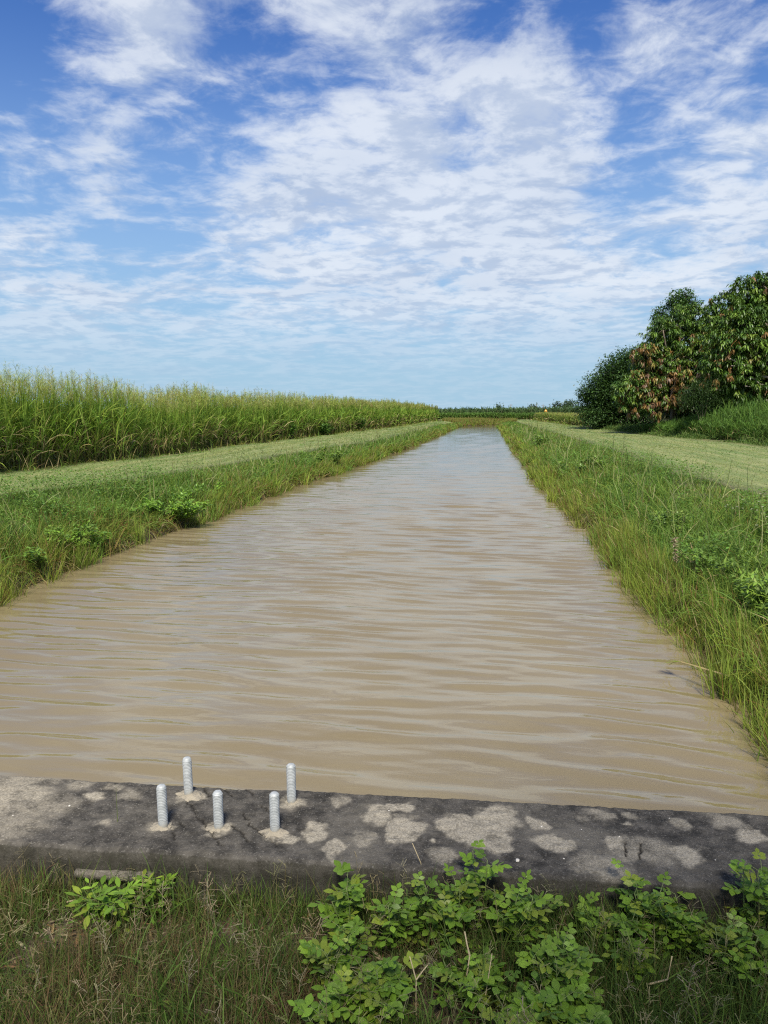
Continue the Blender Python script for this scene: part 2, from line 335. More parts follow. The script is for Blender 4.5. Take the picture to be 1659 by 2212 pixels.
for u0, u1, v0, z, dp in [(183, 352, 1856, .345, .022), (368, 482, 1914, .275, .03)]:          # two thin ledges at the foot
    a0 = st(at(u0, v0, z))[0]; a1 = st(at(u1, v0, z))[0]; ss = np.linspace(a0, a1, 60)
    pr = [(-TH+.01, -.03), (-TH-dp, -.03), (-TH-dp-.004, -.012), (-TH-dp, 0), (-TH+.01, .003)]
    vv = np.stack([org[None]+ss[:, None]*ex+((q+(fbm(ss*20, ss*0+z, 95, 3)-.5)*.012)[:, None] if q < -TH else np.full((60, 1), q))*ey+np.array([0, 0, z+w-ZT]) for q, w in pr], 1)
    i = np.arange(59)[:, None]*5+np.arange(4)[None]; f = np.stack([i, i+5, i+6, i+1], -1).reshape(-1, 4)
    mesh_obj('footing_ledge', vv.reshape(-1, 3)-o_, f, M_CONC, None, hw, False, {'patch': np.full(300, .22), 'crack': np.zeros(300)})

# ------------------------------------------------------------------ threaded rods standing on the headwall
m, nt, out = new_mat('galvanised_steel'); L = nt.links.new
tc = N_(nt, 'ShaderNodeTexCoord'); nz = noise(nt, tc.outputs['Object'], 45, 5); zz = N_(nt, 'ShaderNodeSeparateXYZ'); L(tc.outputs['Object'], zz.inputs[0])
c = mixc(nt, mapr(nt, nz, .3, .7), (.31, .33, .335), (.46, .48, .485)); c = mixc(nt, mth(nt, 'MULTIPLY', mapr(nt, zz.outputs[2], .05, .0), mapr(nt, nz, .3, .6)), c, (.36, .32, .24))
p = N_(nt, 'ShaderNodeBsdfPrincipled'); L(c, p.inputs['Base Color']); p.inputs['Roughness'].default_value = .55; p.inputs['Metallic'].default_value = .1; L(p.outputs[0], out.inputs[0]); M_ZINC = m
M_MORT = plain('crumbly_mortar', (.29, .255, .195), .95, 0, .35, 40, .9)
rods = [(353, 1787, 1697, 'threaded steel rod nearest the left end of the headwall, front row'),
        (408, 1717, 1637, 'threaded steel rod on the water side of the headwall with a wide pale mortar foot'),
        (473, 1790, 1709, 'middle threaded steel rod of the front row of three'),
        (594, 1797, 1713, 'threaded steel rod of the front row beside an oval pale patch in the concrete'),
        (630, 1734, 1652, 'threaded steel rod on the water side with a small yellowish mortar foot')]
for k, (u, v, vt, lab) in enumerate(rods):
    b = at(u, v, ZT); g = st(b); dep = float(np.dot(b-EYE, FW))
    hh = (v-vt)*dep/F/math.cos(R(29))*.985; r0 = 11.0*2.75/F
    ro = empty('threaded_rod', tuple(b-np.array([0, 0, .008]))); tag(ro, lab, 'threaded rod', 'threaded rods set in the headwall')
    prof = [(0, -.02), (r0*.97, -.02), (r0*.97, hh*.20)]; zc = hh*.21; pitch = .006
    while zc < hh-.012: prof += [(r0*.945, zc), (r0*.945, zc+pitch*.12), (r0*1.0, zc+pitch*.5), (r0*1.0, zc+pitch*.7)]; zc += pitch
    for q in np.linspace(0, math.pi/2, 6): prof.append((r0*.93*math.cos(q)**.6 if q < 1.5 else .0005, hh-.011+.011*math.sin(q)))
    pr = np.array(prof); n = 40; an = np.linspace(0, 2*np.pi, n, endpoint=False)
    vv = np.stack([pr[:, None, 0]*np.cos(an), pr[:, None, 0]*np.sin(an), np.repeat(pr[:, 1:2], n, 1)+np.where((pr[:, 1:2] > hh*.2) & (pr[:, 1:2] < hh-.013), an/(2*np.pi)*0, 0)], -1)
    i = np.arange(len(pr)-1)[:, None]*n; j = np.arange(n)[None]; f = np.stack([i+j, i+(j+1) % n, i+n+(j+1) % n, i+n+j], -1).reshape(-1, 4)
    ob = mesh_obj('rod', vv.reshape(-1, 3), f, M_ZINC, None, ro, False)
    ro.rotation_euler = (R(random.uniform(-1, 1)), R(random.uniform(-1.2, .6)), 0)
    # lumpy mortar foot
    rr = np.linspace(0, 1, 9); an = np.linspace(0, 2*np.pi, 36, endpoint=False); A, B = np.meshgrid(rr, an, indexing='ij')
    sz = [.040, .046, .034, .038, .030][k]; rad = A*(sz*(.35+1.3*fbm(np.cos(B)*1.7+k*9, np.sin(B)*1.7, 97, 3)))
    hz = np.maximum(.018*(1-A)**.8*(.6+.8*fbm(rad*np.cos(B)*70, rad*np.sin(B)*70+k*5, 98, 3)), .0)-.001*A*3
    vv = np.stack([rad*np.cos(B)*1.25-.008*(k == 0), rad*np.sin(B), hz], -1); i = np.arange(8)[:, None]*36; j = np.arange(36)[None]
    f = np.stack([i+j, i+36+j, i+36+(j+1) % 36, i+(j+1) % 36], -1).reshape(-1, 4)
    mesh_obj('mortar_collar', vv.reshape(-1, 3)+np.array([0, 0, .007]), f, M_MORT, None, ro, True)
# loose stone chips
M_CHIP = plain('pale_stone', (.55, .52, .47), .8, 0, .2, 30)
for k, (u, v) in enumerate([(1118, 1859), (1338, 1807), (1256, 1792), (432, 1806), (1170, 1786), (1545, 1858), (1446, 1768), (490, 1827), (150, 1741), (28, 1762), (1218, 1855), (840, 1752)]):
    b = at(u, v, ZT); bm_v = []; n = 8
    rr = random.uniform(.0025, .0045) if k else .008
    an = np.linspace(0, 2*np.pi, n, endpoint=False)
    rings = [np.stack([np.cos(an)*q*rr*rng.uniform(.75, 1.2, n), np.sin(an)*q*rr*rng.uniform(.75, 1.2, n), np.full(n, z*rr)+rng.normal(0, .1*rr, n)], 1) for q, z in [(.02, -.3), (.9, -.25), (1, .2), (.7, .6), (.02, .75)]]
    vv = np.concatenate(rings); i = np.arange(4)[:, None]*n; j = np.arange(n)[None]; f = np.stack([i+j, i+(j+1) % n, i+n+(j+1) % n, i+n+j], -1).reshape(-1, 4)
    o = mesh_obj('stone_chip', vv, f, M_CHIP, None, None, True); o.location = tuple(b)
    tag(o, 'tiny pale stone chip lying loose on the blackened concrete headwall', 'stone', 'loose stone chips on the headwall')
tag(bpy.data.objects['stone_chip'], 'largest loose pale stone chip on the front edge of the headwall')

# ------------------------------------------------------------------ grasses
def zs(X, Y): return ground(X, Y)
def logY(N, a, b, pw=1.0):
    """Y samples denser towards the canal's near end"""
    if abs(pw-1) < 1e-6: return a*np.exp(rng.uniform(0, 1, N)*math.log(b/a))
    q = 1-pw; return (a**q+rng.uniform(0, 1, N)*(b**q-a**q))**(1/q)
def wid(real, Y): return np.maximum(real, .00075*Y)
G1 = (.085, .160, .026); G2 = (.125, .205, .034); G3 = (.065, .135, .030); G4 = (.115, .205, .036); OL = (.165, .165, .035); ST = (.34, .28, .14); RD = (.21, .115, .05); YG = (.17, .225, .035); BR = (.12, .085, .04)

def bank_grass(side, name, label):
    S = Strips(); sg = 1 if side == 'r' else -1
    edge = xR if side == 'r' else xL; mown = mownR if side == 'r' else mownL
    def place(N, d0, d1, y0=3.0, y1=95, pw=1.15, dp=1.0):
        Y = logY(N, y0, y1, pw); e = edge(Y); wdt = np.abs(mown(Y)-e)
        q = rng.uniform(0, 1, N)**dp*(d1-d0)+d0            # fractions of the bank's width
        X = e+sg*q*wdt; return X, Y, q, wdt
    # body of the bank: fine upright and leaning blades, clumped
    X, Y, q, w = place(175000 if side == 'r' else 150000, .0, 1.0)
    cl = fbm(X*2.2, Y*2.2, 111+ord(side), 4); keep = cl > .30+.16*rng.uniform(0, 1, len(X)); X, Y, q, cl = X[keep], Y[keep], q[keep], cl[keep]; N = len(X)
    patchy = fbm(X*.55, Y*.30, 131+ord(side), 4); dmg = sstep(.30, .0, q)*.8+ (patchy-.5)*1.2
    c = np.where((rng.uniform(0, 1, N) < np.clip(.75-dmg*.95, .08, 1))[:, None], pick(N, [G1, G2, G3, G4, G4], None, .24), pick(N, [OL, YG, RD, ST, G2], [3.2, 4, .6 if side == 'r' else 1.8, .5, 2], .22))
    hh = (.13+.30*cl)*rng.uniform(.55, 1.25, N)*np.interp(q, [0, .35, .6, .8, 1], [1, .95, .7, .42, .3])*(.8+.45*patchy)*(.30+.70*sstep(-.01, .14, q))
    D = dirs(N, R(48), R(88)); D[:, 0] -= sg*.16*sstep(.35, 0, q)
    P = np.stack([X, Y, zs(X, Y)-.02], 1)
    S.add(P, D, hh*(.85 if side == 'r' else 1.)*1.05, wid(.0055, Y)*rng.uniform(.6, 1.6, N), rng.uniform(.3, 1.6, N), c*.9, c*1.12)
    # long arching blades
    X, Y, q, w = place(15000, .06, .62, 3.2, 80, 1.3); N = len(X)
    c = pick(N, [G2, YG, G4, G1, ST], [3, 2, 3, 2, .25], .2); D = dirs(N, R(45), R(80)); D[:, 0] -= sg*.25*sstep(.3, 0, q)
    S.add(np.stack([X, Y, zs(X, Y)], 1), D, rng.uniform(.22, .48, N), wid(.0075, Y)*rng.uniform(.7, 1.3, N), rng.uniform(.9, 2.4, N), c*.95, c*1.15, prof=(.7, 1, .85, .6, .05))
    # rushy tufts standing right at the water
    M = 620; Yc = logY(M, 3.4, 92, 1.1); ok = fbm(Yc*.8, Yc*0, 151+ord(side), 3) > .36; Yc = Yc[ok]; M = len(Yc); n = 38
    Xc = edge(Yc)+sg*rng.uniform(-.10, .28, M); sz = rng.uniform(.55, 1.25, M)
    X = (Xc[:, None]+rng.normal(0, .055, (M, n))).ravel(); Y = (Yc[:, None]+rng.normal(0, .07, (M, n))).ravel(); z = np.maximum(zs(X, Y), -.06)
    cc = pick(M, [YG, OL, G2, (.21, .27, .04)], [4, 1.5, 3, 2], .2); c = np.repeat(cc, n, 0)*rng.uniform(.8, 1.2, (M*n, 1)); dead = rng.uniform(0, 1, M*n) < .13; c[dead] = pick(dead.sum(), [ST, RD, BR])
    D = dirs(M*n, R(58), R(88)); D[:, 0] -= sg*.10
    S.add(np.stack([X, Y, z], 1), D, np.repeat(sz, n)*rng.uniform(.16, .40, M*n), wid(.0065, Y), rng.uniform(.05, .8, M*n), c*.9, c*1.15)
    # dead, drooping straw over the lip
    X, Y, q, w = place(7000, -.01, .14, 3.2, 60, 1.3); N = len(X); c = pick(N, [ST, BR, RD, OL], [2, 3, 1.5, 2], .3); D = dirs(N, R(-5), R(60)); D[:, 0] -= sg*.7
    S.add(np.stack([X, Y, zs(X, Y)+.03], 1), D, rng.uniform(.15, .4, N), wid(.004, Y), rng.uniform(1, 3, N), c)
    # small broad leaves woven through
    X, Y, q, w = place(70000, .12, 1.0, 3.2, 50, 1.35); cl = fbm(X*.8, Y*.6, 171+ord(side), 4); k = cl > .54; X, Y = X[k], Y[k]; N = len(X); c = pick(N, [G4, G2, (.09, .185, .036)], None, .25)
    S.add(np.stack([X, Y, zs(X, Y)+rng.uniform(.08, .36, N)], 1), dirs(N, R(-15), R(45)), rng.uniform(.03, .065, N), rng.uniform(.016, .03, N), .5, c, prof=(.3, 1, .8, .1))
    # seed stems
    X, Y, q, w = place(800, .15, .8, 3.3, 60, 1.2); N = len(X); c = pick(N, [(.20, .24, .08), (.24, .25, .11)], None, .2)
    S.add(np.stack([X, Y, zs(X, Y)], 1), dirs(N, R(60), R(88)), rng.uniform(.35, .65, N), wid(.0026, Y), rng.uniform(.2, 1.3, N), c, prof=(1, 1, 1, 1, .7))
    o = S.build(name, M_GRASS); tag(o, label, 'grass', kind='stuff')
bank_grass('l', 'bank_grass', 'rough green and rusty grass sloping to the water on the side of the tall seeding grass')
bank_grass('r', 'bank_grass', 'rough green grass and weeds sloping to the water on the side of the mango trees')
# the end of the canal
S = Strips(); N = 26000
Y = rng.uniform(88, 99, N); X = rng.uniform(-5, 3.4, N); k = (dist(X, Y) > .02); X, Y = X[k], Y[k]; k = (Y < 97.8); X, Y = X[k], Y[k]; N = len(X)
c = pick(N, [OL, RD, YG, G2, (.2, .15, .06)], [3, 1.3, 2, 1.5, 2], .2)
S.add(np.stack([X, Y, zs(X, Y)], 1), dirs(N, R(55), R(88)), rng.uniform(.15, .38, N), .05, .6, c*.95, c*1.1)
tag(S.build('bank_grass', M_GRASS), 'rusty low grass across the far end of the canal', 'grass', kind='stuff')

# mown tracks: short stubble and clippings
def mown_turf(f0, f1, label, y1, bands):
    S = Strips()
    def col(X, Y, f, N):
        pale = fbm(X*2.0, Y*.13, 201, 4)-.55+.34*sum(np.exp(-((f-c)/w_)**2) for c, w_ in bands)
        k = pale > rng.normal(.10, .10, N)
        return np.where(k[:, None], pick(N, [(.235, .285, .10), (.285, .315, .125), (.20, .265, .075)], None, .15), pick(N, [(.105, .18, .036), (.13, .20, .042), (.09, .16, .032)], None, .15)), pale
    N = 130000; Y = logY(N, 4, y1, 1.3); a, b = f0(Y), f1(Y); f = rng.uniform(-.03, 1.03, N); X = a+(b-a)*f
    c, pale = col(X, Y, f, N)
    S.add(np.stack([X, Y, zs(X, Y)-.008], 1), dirs(N, R(15), R(75)), rng.uniform(.03, .085, N), np.maximum(.004, .0005*Y)*rng.uniform(.7, 1.5, N), rng.uniform(.3, 2, N), c, prof=(1, .8, .1))
    N = 40000; Y = logY(N, 4, y1*.8, 1.3); a, b = f0(Y), f1(Y); f = rng.uniform(0, 1, N); X = a+(b-a)*f; c, pale = col(X, Y, f, N)
    k = pale > rng.normal(.12, .05, N); X, Y = X[k], Y[k]; N = len(X); aa = rng.normal(np.pi/2, .8, N)
    S.add(np.stack([X, Y, zs(X, Y)+.02], 1), dirs(N, R(-4), R(12), aa), rng.uniform(.08, .25, N), np.maximum(.004, .0005*Y), .2, pick(N, [(.31, .33, .145), (.27, .31, .11), (.32, .315, .155)], None, .15), prof=(.8, 1, .2))
    tag(S.build('mown_grass', M_GRASS), label, 'mown grass', kind='stuff')
mown_turf(lambda y: caneL(y)-.2, mownL, 'pale mown grass track along the foot of the tall seeding grass', 92, [(.35, .12), (.8, .12)])
mown_turf(mownR, lambda y: outR(y)+.3, 'wide pale mown grass strip with straw clippings in front of the mango trees', 100, [(.22, .13), (.62, .10), (.97, .06)])

# tall seeding guinea grass
def tall_grass(name, label, X, Y, hgt, leaves=11, pan=True, pal=None, dead=.12, wf=1.0, fringe=True):
    S = Strips(); N = len(X); Z = zs(X, Y); dep = np.hypot(X, Y)
    pal = pal or [(.15, .255, .034), (.19, .29, .044), (.115, .215, .032), (.23, .30, .05)]
    lean = dirs(N, R(78), R(89)); cb = pick(N, [(.15, .15, .05), (.12, .15, .04), (.17, .13, .06)], None, .2)
    S.add(np.stack([X, Y, Z], 1), lean, hgt*.9, np.maximum(.008, .0006*dep), .05, cb, pick(N, pal), prof=(1, 1, .9, .6))
    n = leaves; rep = lambda a: np.repeat(a, n, 0)
    tt = rng.uniform(.08, .68 if pan else .8, N*n); base = rep(np.stack([X, Y, Z], 1))+rep(lean)*(tt*rep(hgt)*.9)[:, None]
    c = pick(N*n, pal, None, .25); tone = .75+.5*fbm(rep(X)*.7, rep(Y)*.7, 231, 3); c = c*tone[:, None]
    dd = rng.uniform(0, 1, N*n) < dead*sstep(.55, .1, tt)*4; c[dd] = pick(int(dd.sum()), [ST, (.42, .34, .18), BR, (.3, .24, .11)], None, .25)
    D = dirs(N*n, R(58), R(87)); L_ = rng.uniform(.45, .95, N*n)*np.clip(rep(hgt)/2.2, .5, 1.1)
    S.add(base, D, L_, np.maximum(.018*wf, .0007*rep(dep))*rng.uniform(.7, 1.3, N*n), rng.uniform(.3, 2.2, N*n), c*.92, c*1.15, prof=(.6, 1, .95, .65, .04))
    if fringe:
        M = N*2; k = rng.integers(0, N, M); xx = X[k]+rng.normal(.12, .25, M)*np.sign(-X[k]); yy = Y[k]+rng.normal(0, .3, M)
        c = pick(M, [G2, YG, OL, ST, BR], [3, 2, 1.5, 1.3, 1], .25)
        S.add(np.stack([xx, yy, zs(xx, yy)], 1), dirs(M, R(25), R(85)), rng.uniform(.15, .5, M), np.maximum(.008, .0007*np.hypot(xx, yy)), rng.uniform(.4, 2, M), c)
    if pan:
        k = rng.uniform(0, 1, N) < .85; hx = (np.stack([X, Y, Z], 1)+lean*(hgt*.86)[:, None])[k]; M = len(hx); ax = dirs(M, R(74), R(89)); Lp = rng.uniform(.28, .55, M)*np.clip(hgt[k]/2.2, .5, 1); dk = dep[k]
        cp = pick(M, [(.30, .34, .10), (.27, .33, .08), (.34, .32, .13), (.25, .23, .10)], [3, 3, 2, 1], .2)
        S.add(hx, ax, Lp, np.maximum(.004, .00022*dk), .12, cp, prof=(1, .8, .5))
        n = 26; rp = lambda a: np.repeat(a, n, 0); t = rng.uniform(.05, .95, M*n)
        S.add(rp(hx)+rp(ax)*(t*rp(Lp))[:, None], dirs(M*n, R(8), R(58)), rp(Lp)*(1.05-t)*rng.uniform(.3, .65, M*n)+.03, np.maximum(.0036, .00022*rp(dk)), rng.uniform(0, .8, M*n), rp(cp)*rng.uniform(.85, 1.2, (M*n, 1)), prof=(1, 1.3, .9))
    o = S.build(name, M_GRASS); tag(o, label, 'tall grass', kind='stuff'); return o
N = 8200; Y = logY(N, 6, 90, .85); q = rng.uniform(0, 1, N)**1.5*3.2
X = caneL(Y)-q+(fbm(Y*.9, Y*0, 251, 3)-.5)*.7
hg = (2.0+.30*sstep(24, 11, Y))*(.86+.28*fbm(X*.5, Y*.5, 253, 3))*rng.uniform(.85, 1.10, N)*(.90+.1*sstep(0, .9, q))*np.interp(Y, [0, 30, 60, 90], [1.03, .97, .95, .9])
tall_grass('tall_seeding_grass', 'wall of tall feathery seeding grass beyond the mown track', X, Y, hg)
# right: tall arching grass below the mango trees
N = 2600; Y = rng.uniform(27, 48, N); X = outR(Y)+.7+rng.uniform(0, 1, N)**1.2*3.8; hg = np.interp(Y, [27, 36, 40, 44, 48], [2.0, 2.0, 1.65, 1.0, .55])*rng.uniform(.75, 1.1, N)*(.5+.5*sstep(.6, 2.1, X-outR(Y)))
tall_grass('arching_grass', 'bank of tall arching green grass under the right-hand mango canopy', X, Y, hg, 12, False, [(.085, .165, .028), (.11, .20, .035), (.07, .14, .03)], .03, 1.4, False)
# low rough grass mounds in front of the trees
S = Strips(); N = 52000; Y = rng.uniform(24, 62, N); X = outR(Y)+rng.uniform(0, 1, N)*3.8
cl = fbm(X*.9, Y*.6, 261, 4); k = cl > .36; X, Y, cl = X[k], Y[k], cl[k]; N = len(X); ramp = sstep(0, .9, X-outR(Y))
c = pick(N, [(.08, .145, .03), (.10, .17, .032), (.055, .11, .03), (.13, .17, .05)], None, .2)
S.add(np.stack([X, Y, zs(X, Y)+rng.uniform(0, .35, N)*ramp*cl], 1), dirs(N, R(25), R(85)), (.12+.55*cl*ramp)*rng.uniform(.5, 1.1, N), np.maximum(.008, .0008*Y), rng.uniform(.4, 2.2, N), c*.95, c*1.1)
tag(S.build('rough_grass', M_GRASS), 'unmown mounds of rough grass along the foot of the mango trees', 'grass', kind='stuff')

# far end: low grass hedge, yellowish grass by the sign, cane field
N = 3000; X = rng.uniform(-14, 9.0, N); Y = 104+rng.uniform(0, 2.2, N)+.06*X; hg = (.72+.25*fbm(X*.7, Y*.7, 271, 3))*rng.uniform(.8, 1.1, N)
tall_grass('grass_hedge', 'low dense green grass hedge closing the view beyond the end of the canal', X, Y, hg, 8, False, [(.085, .16, .03), (.10, .18, .035), (.07, .135, .03)], .05, 2, False)
N = 2600; Y = rng.uniform(66, 103, N); X = outR(Y)+.4+rng.uniform(0, 1, N)**1.3*3.4; hg = (.62+.35*fbm(X*.5, Y*.3, 273, 3))*rng.uniform(.8, 1.1, N)
tall_grass('yellowing_grass', 'yellowish tall grass between the diamond road sign and the dark tree', X, Y, hg, 9, True, [(.14, .19, .035), (.17, .21, .05), (.11, .17, .035)], .12, 1.5, True)
S = Strips(); N = 4200; X = rng.uniform(-45, 42, N); Y = 116+rng.uniform(0, 1, N)**1.3*9; Z = np.full(N, .5); hg = np.interp(X, [-45, -10, 8, 22, 42], [1.45, 1.5, 1.75, 2.2, 2.5])*rng.uniform(.82, 1.06, N)
c = pick(N, [(.10, .14, .05), (.24, .24, .12), (.14, .16, .06)], None, .2)
S.add(np.stack([X, Y, Z], 1), dirs(N, R(82), R(90)), hg*.85, .09, .03, c)
n = 8; rp = lambda a: np.repeat(a, n, 0); t = rng.uniform(.3, .95, N*n); c = pick(N*n, [(.05, .095, .035), (.065, .12, .04), (.045, .08, .03), (.10, .15, .06)], None, .2)
S.add(rp(np.stack([X, Y, Z], 1))+np.stack([np.zeros(N*n), np.zeros(N*n), t*rp(hg)*.85], 1), dirs(N*n, R(50), R(86)), rng.uniform(.5, .95, N*n)*rp(hg)/2.2, .10, rng.uniform(.4, 2, N*n), c, prof=(.7, 1, .8, .1))
tag(S.build('cane_field', M_GRASS), 'dark green cane field with pale stalks along the horizon', 'crop field', kind='stuff')

# ------------------------------------------------------------------ trees
def sphere_pts(N, shell=.35):
    d = rng.normal(0, 1, (N, 3)); d /= np.linalg.norm(d, axis=1, keepdims=True); return d, d*(1-shell*rng.uniform(0, 1, N)**1.3)[:, None]
def lobes_from(px, dep, jd=.6):
    out = []
    for q in px:
        u, v, r = q[:3]; d = dep+(q[3] if len(q) > 3 else random.uniform(-jd, jd)); out.append((at_depth(u, v, d), r*d/F, q[4] if len(q) > 4 else 0.))
    return out
def limbs(root, base, lobes, r0, mat, name='trunk', fork=.3, twigs=3):
    T = Tubes(); o = np.array(root.location); cen = np.mean([l[0] for l in lobes], 0); top = base+(cen-base)*np.array([.35, .35, fork])
    T.add([base-[0, 0, .25], base+(top-base)*.3+[.05, 0, 0], base+(top-base)*.65-[.04, .03, 0], top], [r0*1.35, r0, r0*.9, r0*.75], 9)
    for c, r, _ in lobes:
        m1 = top+(c-top)*.45+rng.normal(0, .12*np.linalg.norm(c-top)*.5, 3)+[0, 0, .15*r]; T.add([top-[0, 0, .05], m1, c], [r0*.5, r0*.3, r0*.14], 6)
        for _k in range(twigs):
            e = c+np.clip(rng.normal(0, .38, 3), -.6, .6)*r; T.add([c, (c+e)/2+rng.normal(0, .1*r, 3), e], [r0*.14, r0*.09, r0*.03], 5)
    return T.build(name, mat, root, o)
def small_leaf_tree(name, label, lobes, base, pal, n_per, leaf, r0, group=None, cat='tree', mat=None, clump=7, shell=.6, width=.5, fork=.3):
    root = empty(name, tuple(base)); tag(root, label, cat, group); o = np.array(base)
    limbs(root, base, lobes, r0, M_BARK, 'trunk', fork); S = Strips()
    for c, r, _ in lobes:
        M = int(n_per*r*r); d, q = sphere_pts(M, shell); fz = 1+.30*(fbm(d[:, 0]*2.6+c[0], d[:, 1]*2.6+d[:, 2]*2.6, 301, 3)-.5)*2
        ctr = c+q*fz[:, None]*r*np.array([1, 1, .92]); ctr[:, 2] = np.maximum(ctr[:, 2], base[2]+.1)
        cc = pick(M, pal, None, .3); n = clump; P = np.repeat(ctr, n, 0)+rng.normal(0, .10*max(.6, leaf/.1), (M*n, 3)); D = np.repeat(d, n, 0)*.7+dirs(M*n, R(-40), R(60))
        C = np.repeat(cc, n, 0)*rng.uniform(.8, 1.2, (M*n, 1))
        S.add(P, D, rng.uniform(.7, 1.3, M*n)*leaf, leaf*width*rng.uniform(.8, 1.2, M*n), rng.uniform(.1, .9, M*n), C, prof=(.3, 1, .75, .06))
    S.build('crown', mat or M_LEAF, root, o); return root
def mango(name, label, lobes, base, r0, dens, group):
    root = empty(name, tuple(base)); tag(root, label, 'tree', group); o = np.array(base)
    limbs(root, base, lobes, r0, M_BARK, 'trunk', .42, 4); S = Strips(); S2 = Strips()
    for c, r, fl in lobes:
        M = int(1.4*dens*r*r)+14; d, q = sphere_pts(M, .55); fz = 1+.26*(fbm(d[:, 0]*2.2+c[0], d[:, 1]*2.2+d[:, 2]*2.2, 311, 3)-.5)*2
        ctr = c+q*fz[:, None]*r; n = 17; ctr[:, 2] = np.maximum(ctr[:, 2], base[2]+.5)
        flush = rng.uniform(0, 1, M) < fl*(.78 if name == 'mango_tree' and not bpy.data.objects.get('mango_tree.001') else .6)
        cg = pick(M, [(.06, .12, .018), (.09, .165, .025), (.14, .215, .034), (.042, .088, .018)], [3, 3, 1.8, 2], .2)
        cf = pick(M, [(.20, .11, .038), (.25, .15, .05), (.165, .095, .05), (.22, .19, .05)], None, .2)
        for sel, cc, SS in ((~flush, cg, S), (flush, cf, S2)):
            K = int(sel.sum())
            if not K: continue
            az = rng.uniform(0, 2*np.pi, K*n); el = rng.uniform(R(-25), R(50), K*n) if SS is S else rng.uniform(R(-70), R(20), K*n)
            D = np.stack([np.cos(az)*np.cos(el), np.sin(az)*np.cos(el), np.sin(el)], 1)+np.repeat(d[sel], n, 0)*.35
            P = np.repeat(ctr[sel], n, 0)+rng.normal(0, .05, (K*n, 3)); C = np.repeat(cc[sel], n, 0)*rng.uniform(.8, 1.2, (K*n, 1))
            SS.add(P, D, rng.uniform(.18, .32, K*n), rng.uniform(.045, .07, K*n), rng.uniform(1.2, 2.6, K*n), C*.95, C*1.08, prof=(.35, 1, .9, .55, .05))
    S.build('crown', M_MANGO, root, o)
    if S2.n: tag(S2.build('young_leaves', M_MANGO, root, o), 'hanging rusty orange young leaves')
    return root
lob = lobes_from([(1362,848,38),(1400,790,46,0,.35),(1425,730,42,0,.05),(1432,712,30,-1),(1470,700,42,.3,.04),(1510,690,42,.4,.06),(1535,730,40,.4,.1),(1390,840,42,-.8,.75),(1370,870,30,-.6,.7),(1395,765,30,-.9,.65),(1440,800,50,-.6,.4),(1480,770,55,-.4,.15),(1520,780,55,0,.4),(1450,845,46,-1.2,.65),(1412,875,30,-1,.5),(1495,845,45,-.8,.4),(1530,850,50,0,.25),(1440,780,60,2.2),(1490,740,60,2.4),(1500,830,70,2.6),(1405,830,55,2.2),(1470,890,34,1.8)], 44)
mango('mango_tree', 'mango tree with clusters of rusty orange young leaves, beside the dark rounded tree', lob, np.array([*at_depth(1458, 925, 45)[:2], .5]), .22, 62, 'mango trees beside the mown strip')
lob = lobes_from([(1548,690,34,.5,.05),(1578,668,44,0,.03),(1612,634,40,0,.05),(1650,618,34,-.4,.10),(1690,630,60,0,.08),(1750,680,90,1),(1600,700,55,-.8,.03),(1655,700,60,-1,.05),(1570,740,50,-.8,.2),(1630,760,60,-1.2,.14),(1700,770,80,-.8,.1),(1560,800,50,-.5,.3),(1610,820,52,-1,.14),(1665,840,56,-1,.1),(1570,850,38,0,.1),(1730,850,80,0,.05),(1640,690,90,2.6),(1600,780,90,2.8),(1700,800,110,3),(1580,850,60,2.5),(1670,870,60,2.2),(1790,760,100,1.5)], 38)
mango('mango_tree', 'taller mango tree at the edge of the picture, mostly green with bare grey boughs', lob, np.array([*at_depth(1655, 950, 39.5)[:2], .55]), .26, 70, 'mango trees beside the mown strip')
# bare grey boughs of that tree are modelled into its trunk mesh's reach
T = Tubes(); rt_ = bpy.data.objects['mango_tree.001']; o_ = np.array(rt_.location)
for pl in [[(1664,845),(1655,832),(1640,830),(1625,836),(1610,834)],[(1640,830),(1632,820),(1620,816)],[(1660,815),(1640,812),(1600,792),(1580,790)],[(1600,792),(1588,780),(1570,772)],[(1662,870),(1650,858),(1635,852)]]:
    T.add([at_depth(u, v+22*0, 36.4+.3*math.sin(i)) for i, (u, v) in enumerate(pl)], np.linspace(.06, .02, len(pl)), 6)
tag(T.build('bare_bough', plain('pale_bark', (.30, .26, .22), .85, 0, .3, 8, .5), rt_, o_), 'bare pale grey boughs showing through the leaves')
DK = [(.040, .085, .024), (.055, .11, .030), (.032, .07, .022), (.07, .135, .034)]
lob = lobes_from([(1275,880,34),(1292,838,36),(1322,806,36),(1352,786,36),(1385,790,46),(1262,850,16),(1330,850,50),(1300,895,40),(1345,895,48),(1380,860,50),(1390,905,40),(1320,850,60,1.8),(1370,840,70,2),(1360,800,40,1.5),(1280,905,26)], 54)
small_leaf_tree('round_dark_tree', 'dense dark green tree with leaves down to the ground, at the end of the row', lob, np.array([*at_depth(1335, 925, 54.5)[:2], .5]), DK, 300, .15, .2)
lob = lobes_from([(1462,648,17),(1482,640,15),(1474,660,17),(1450,660,12),(1496,656,10),(1427,676,12),(1416,690,10),(1436,690,14),(1470,684,18)], 49)
small_leaf_tree('small_leaved_tree', 'small leaved tree poking up behind the top of the mango tree', lob, np.array([*at_depth(1462, 912, 49.5)[:2], .5]), [(.06, .125, .03), (.045, .10, .026), (.09, .17, .04)], 520, .14, .13, None, 'tree', None, 7, .6, .55, .85)
lob = lobes_from([(1500,850,26),(1530,838,28),(1515,868,26),(1548,862,24),(1480,868,18)], 37.5, .3)
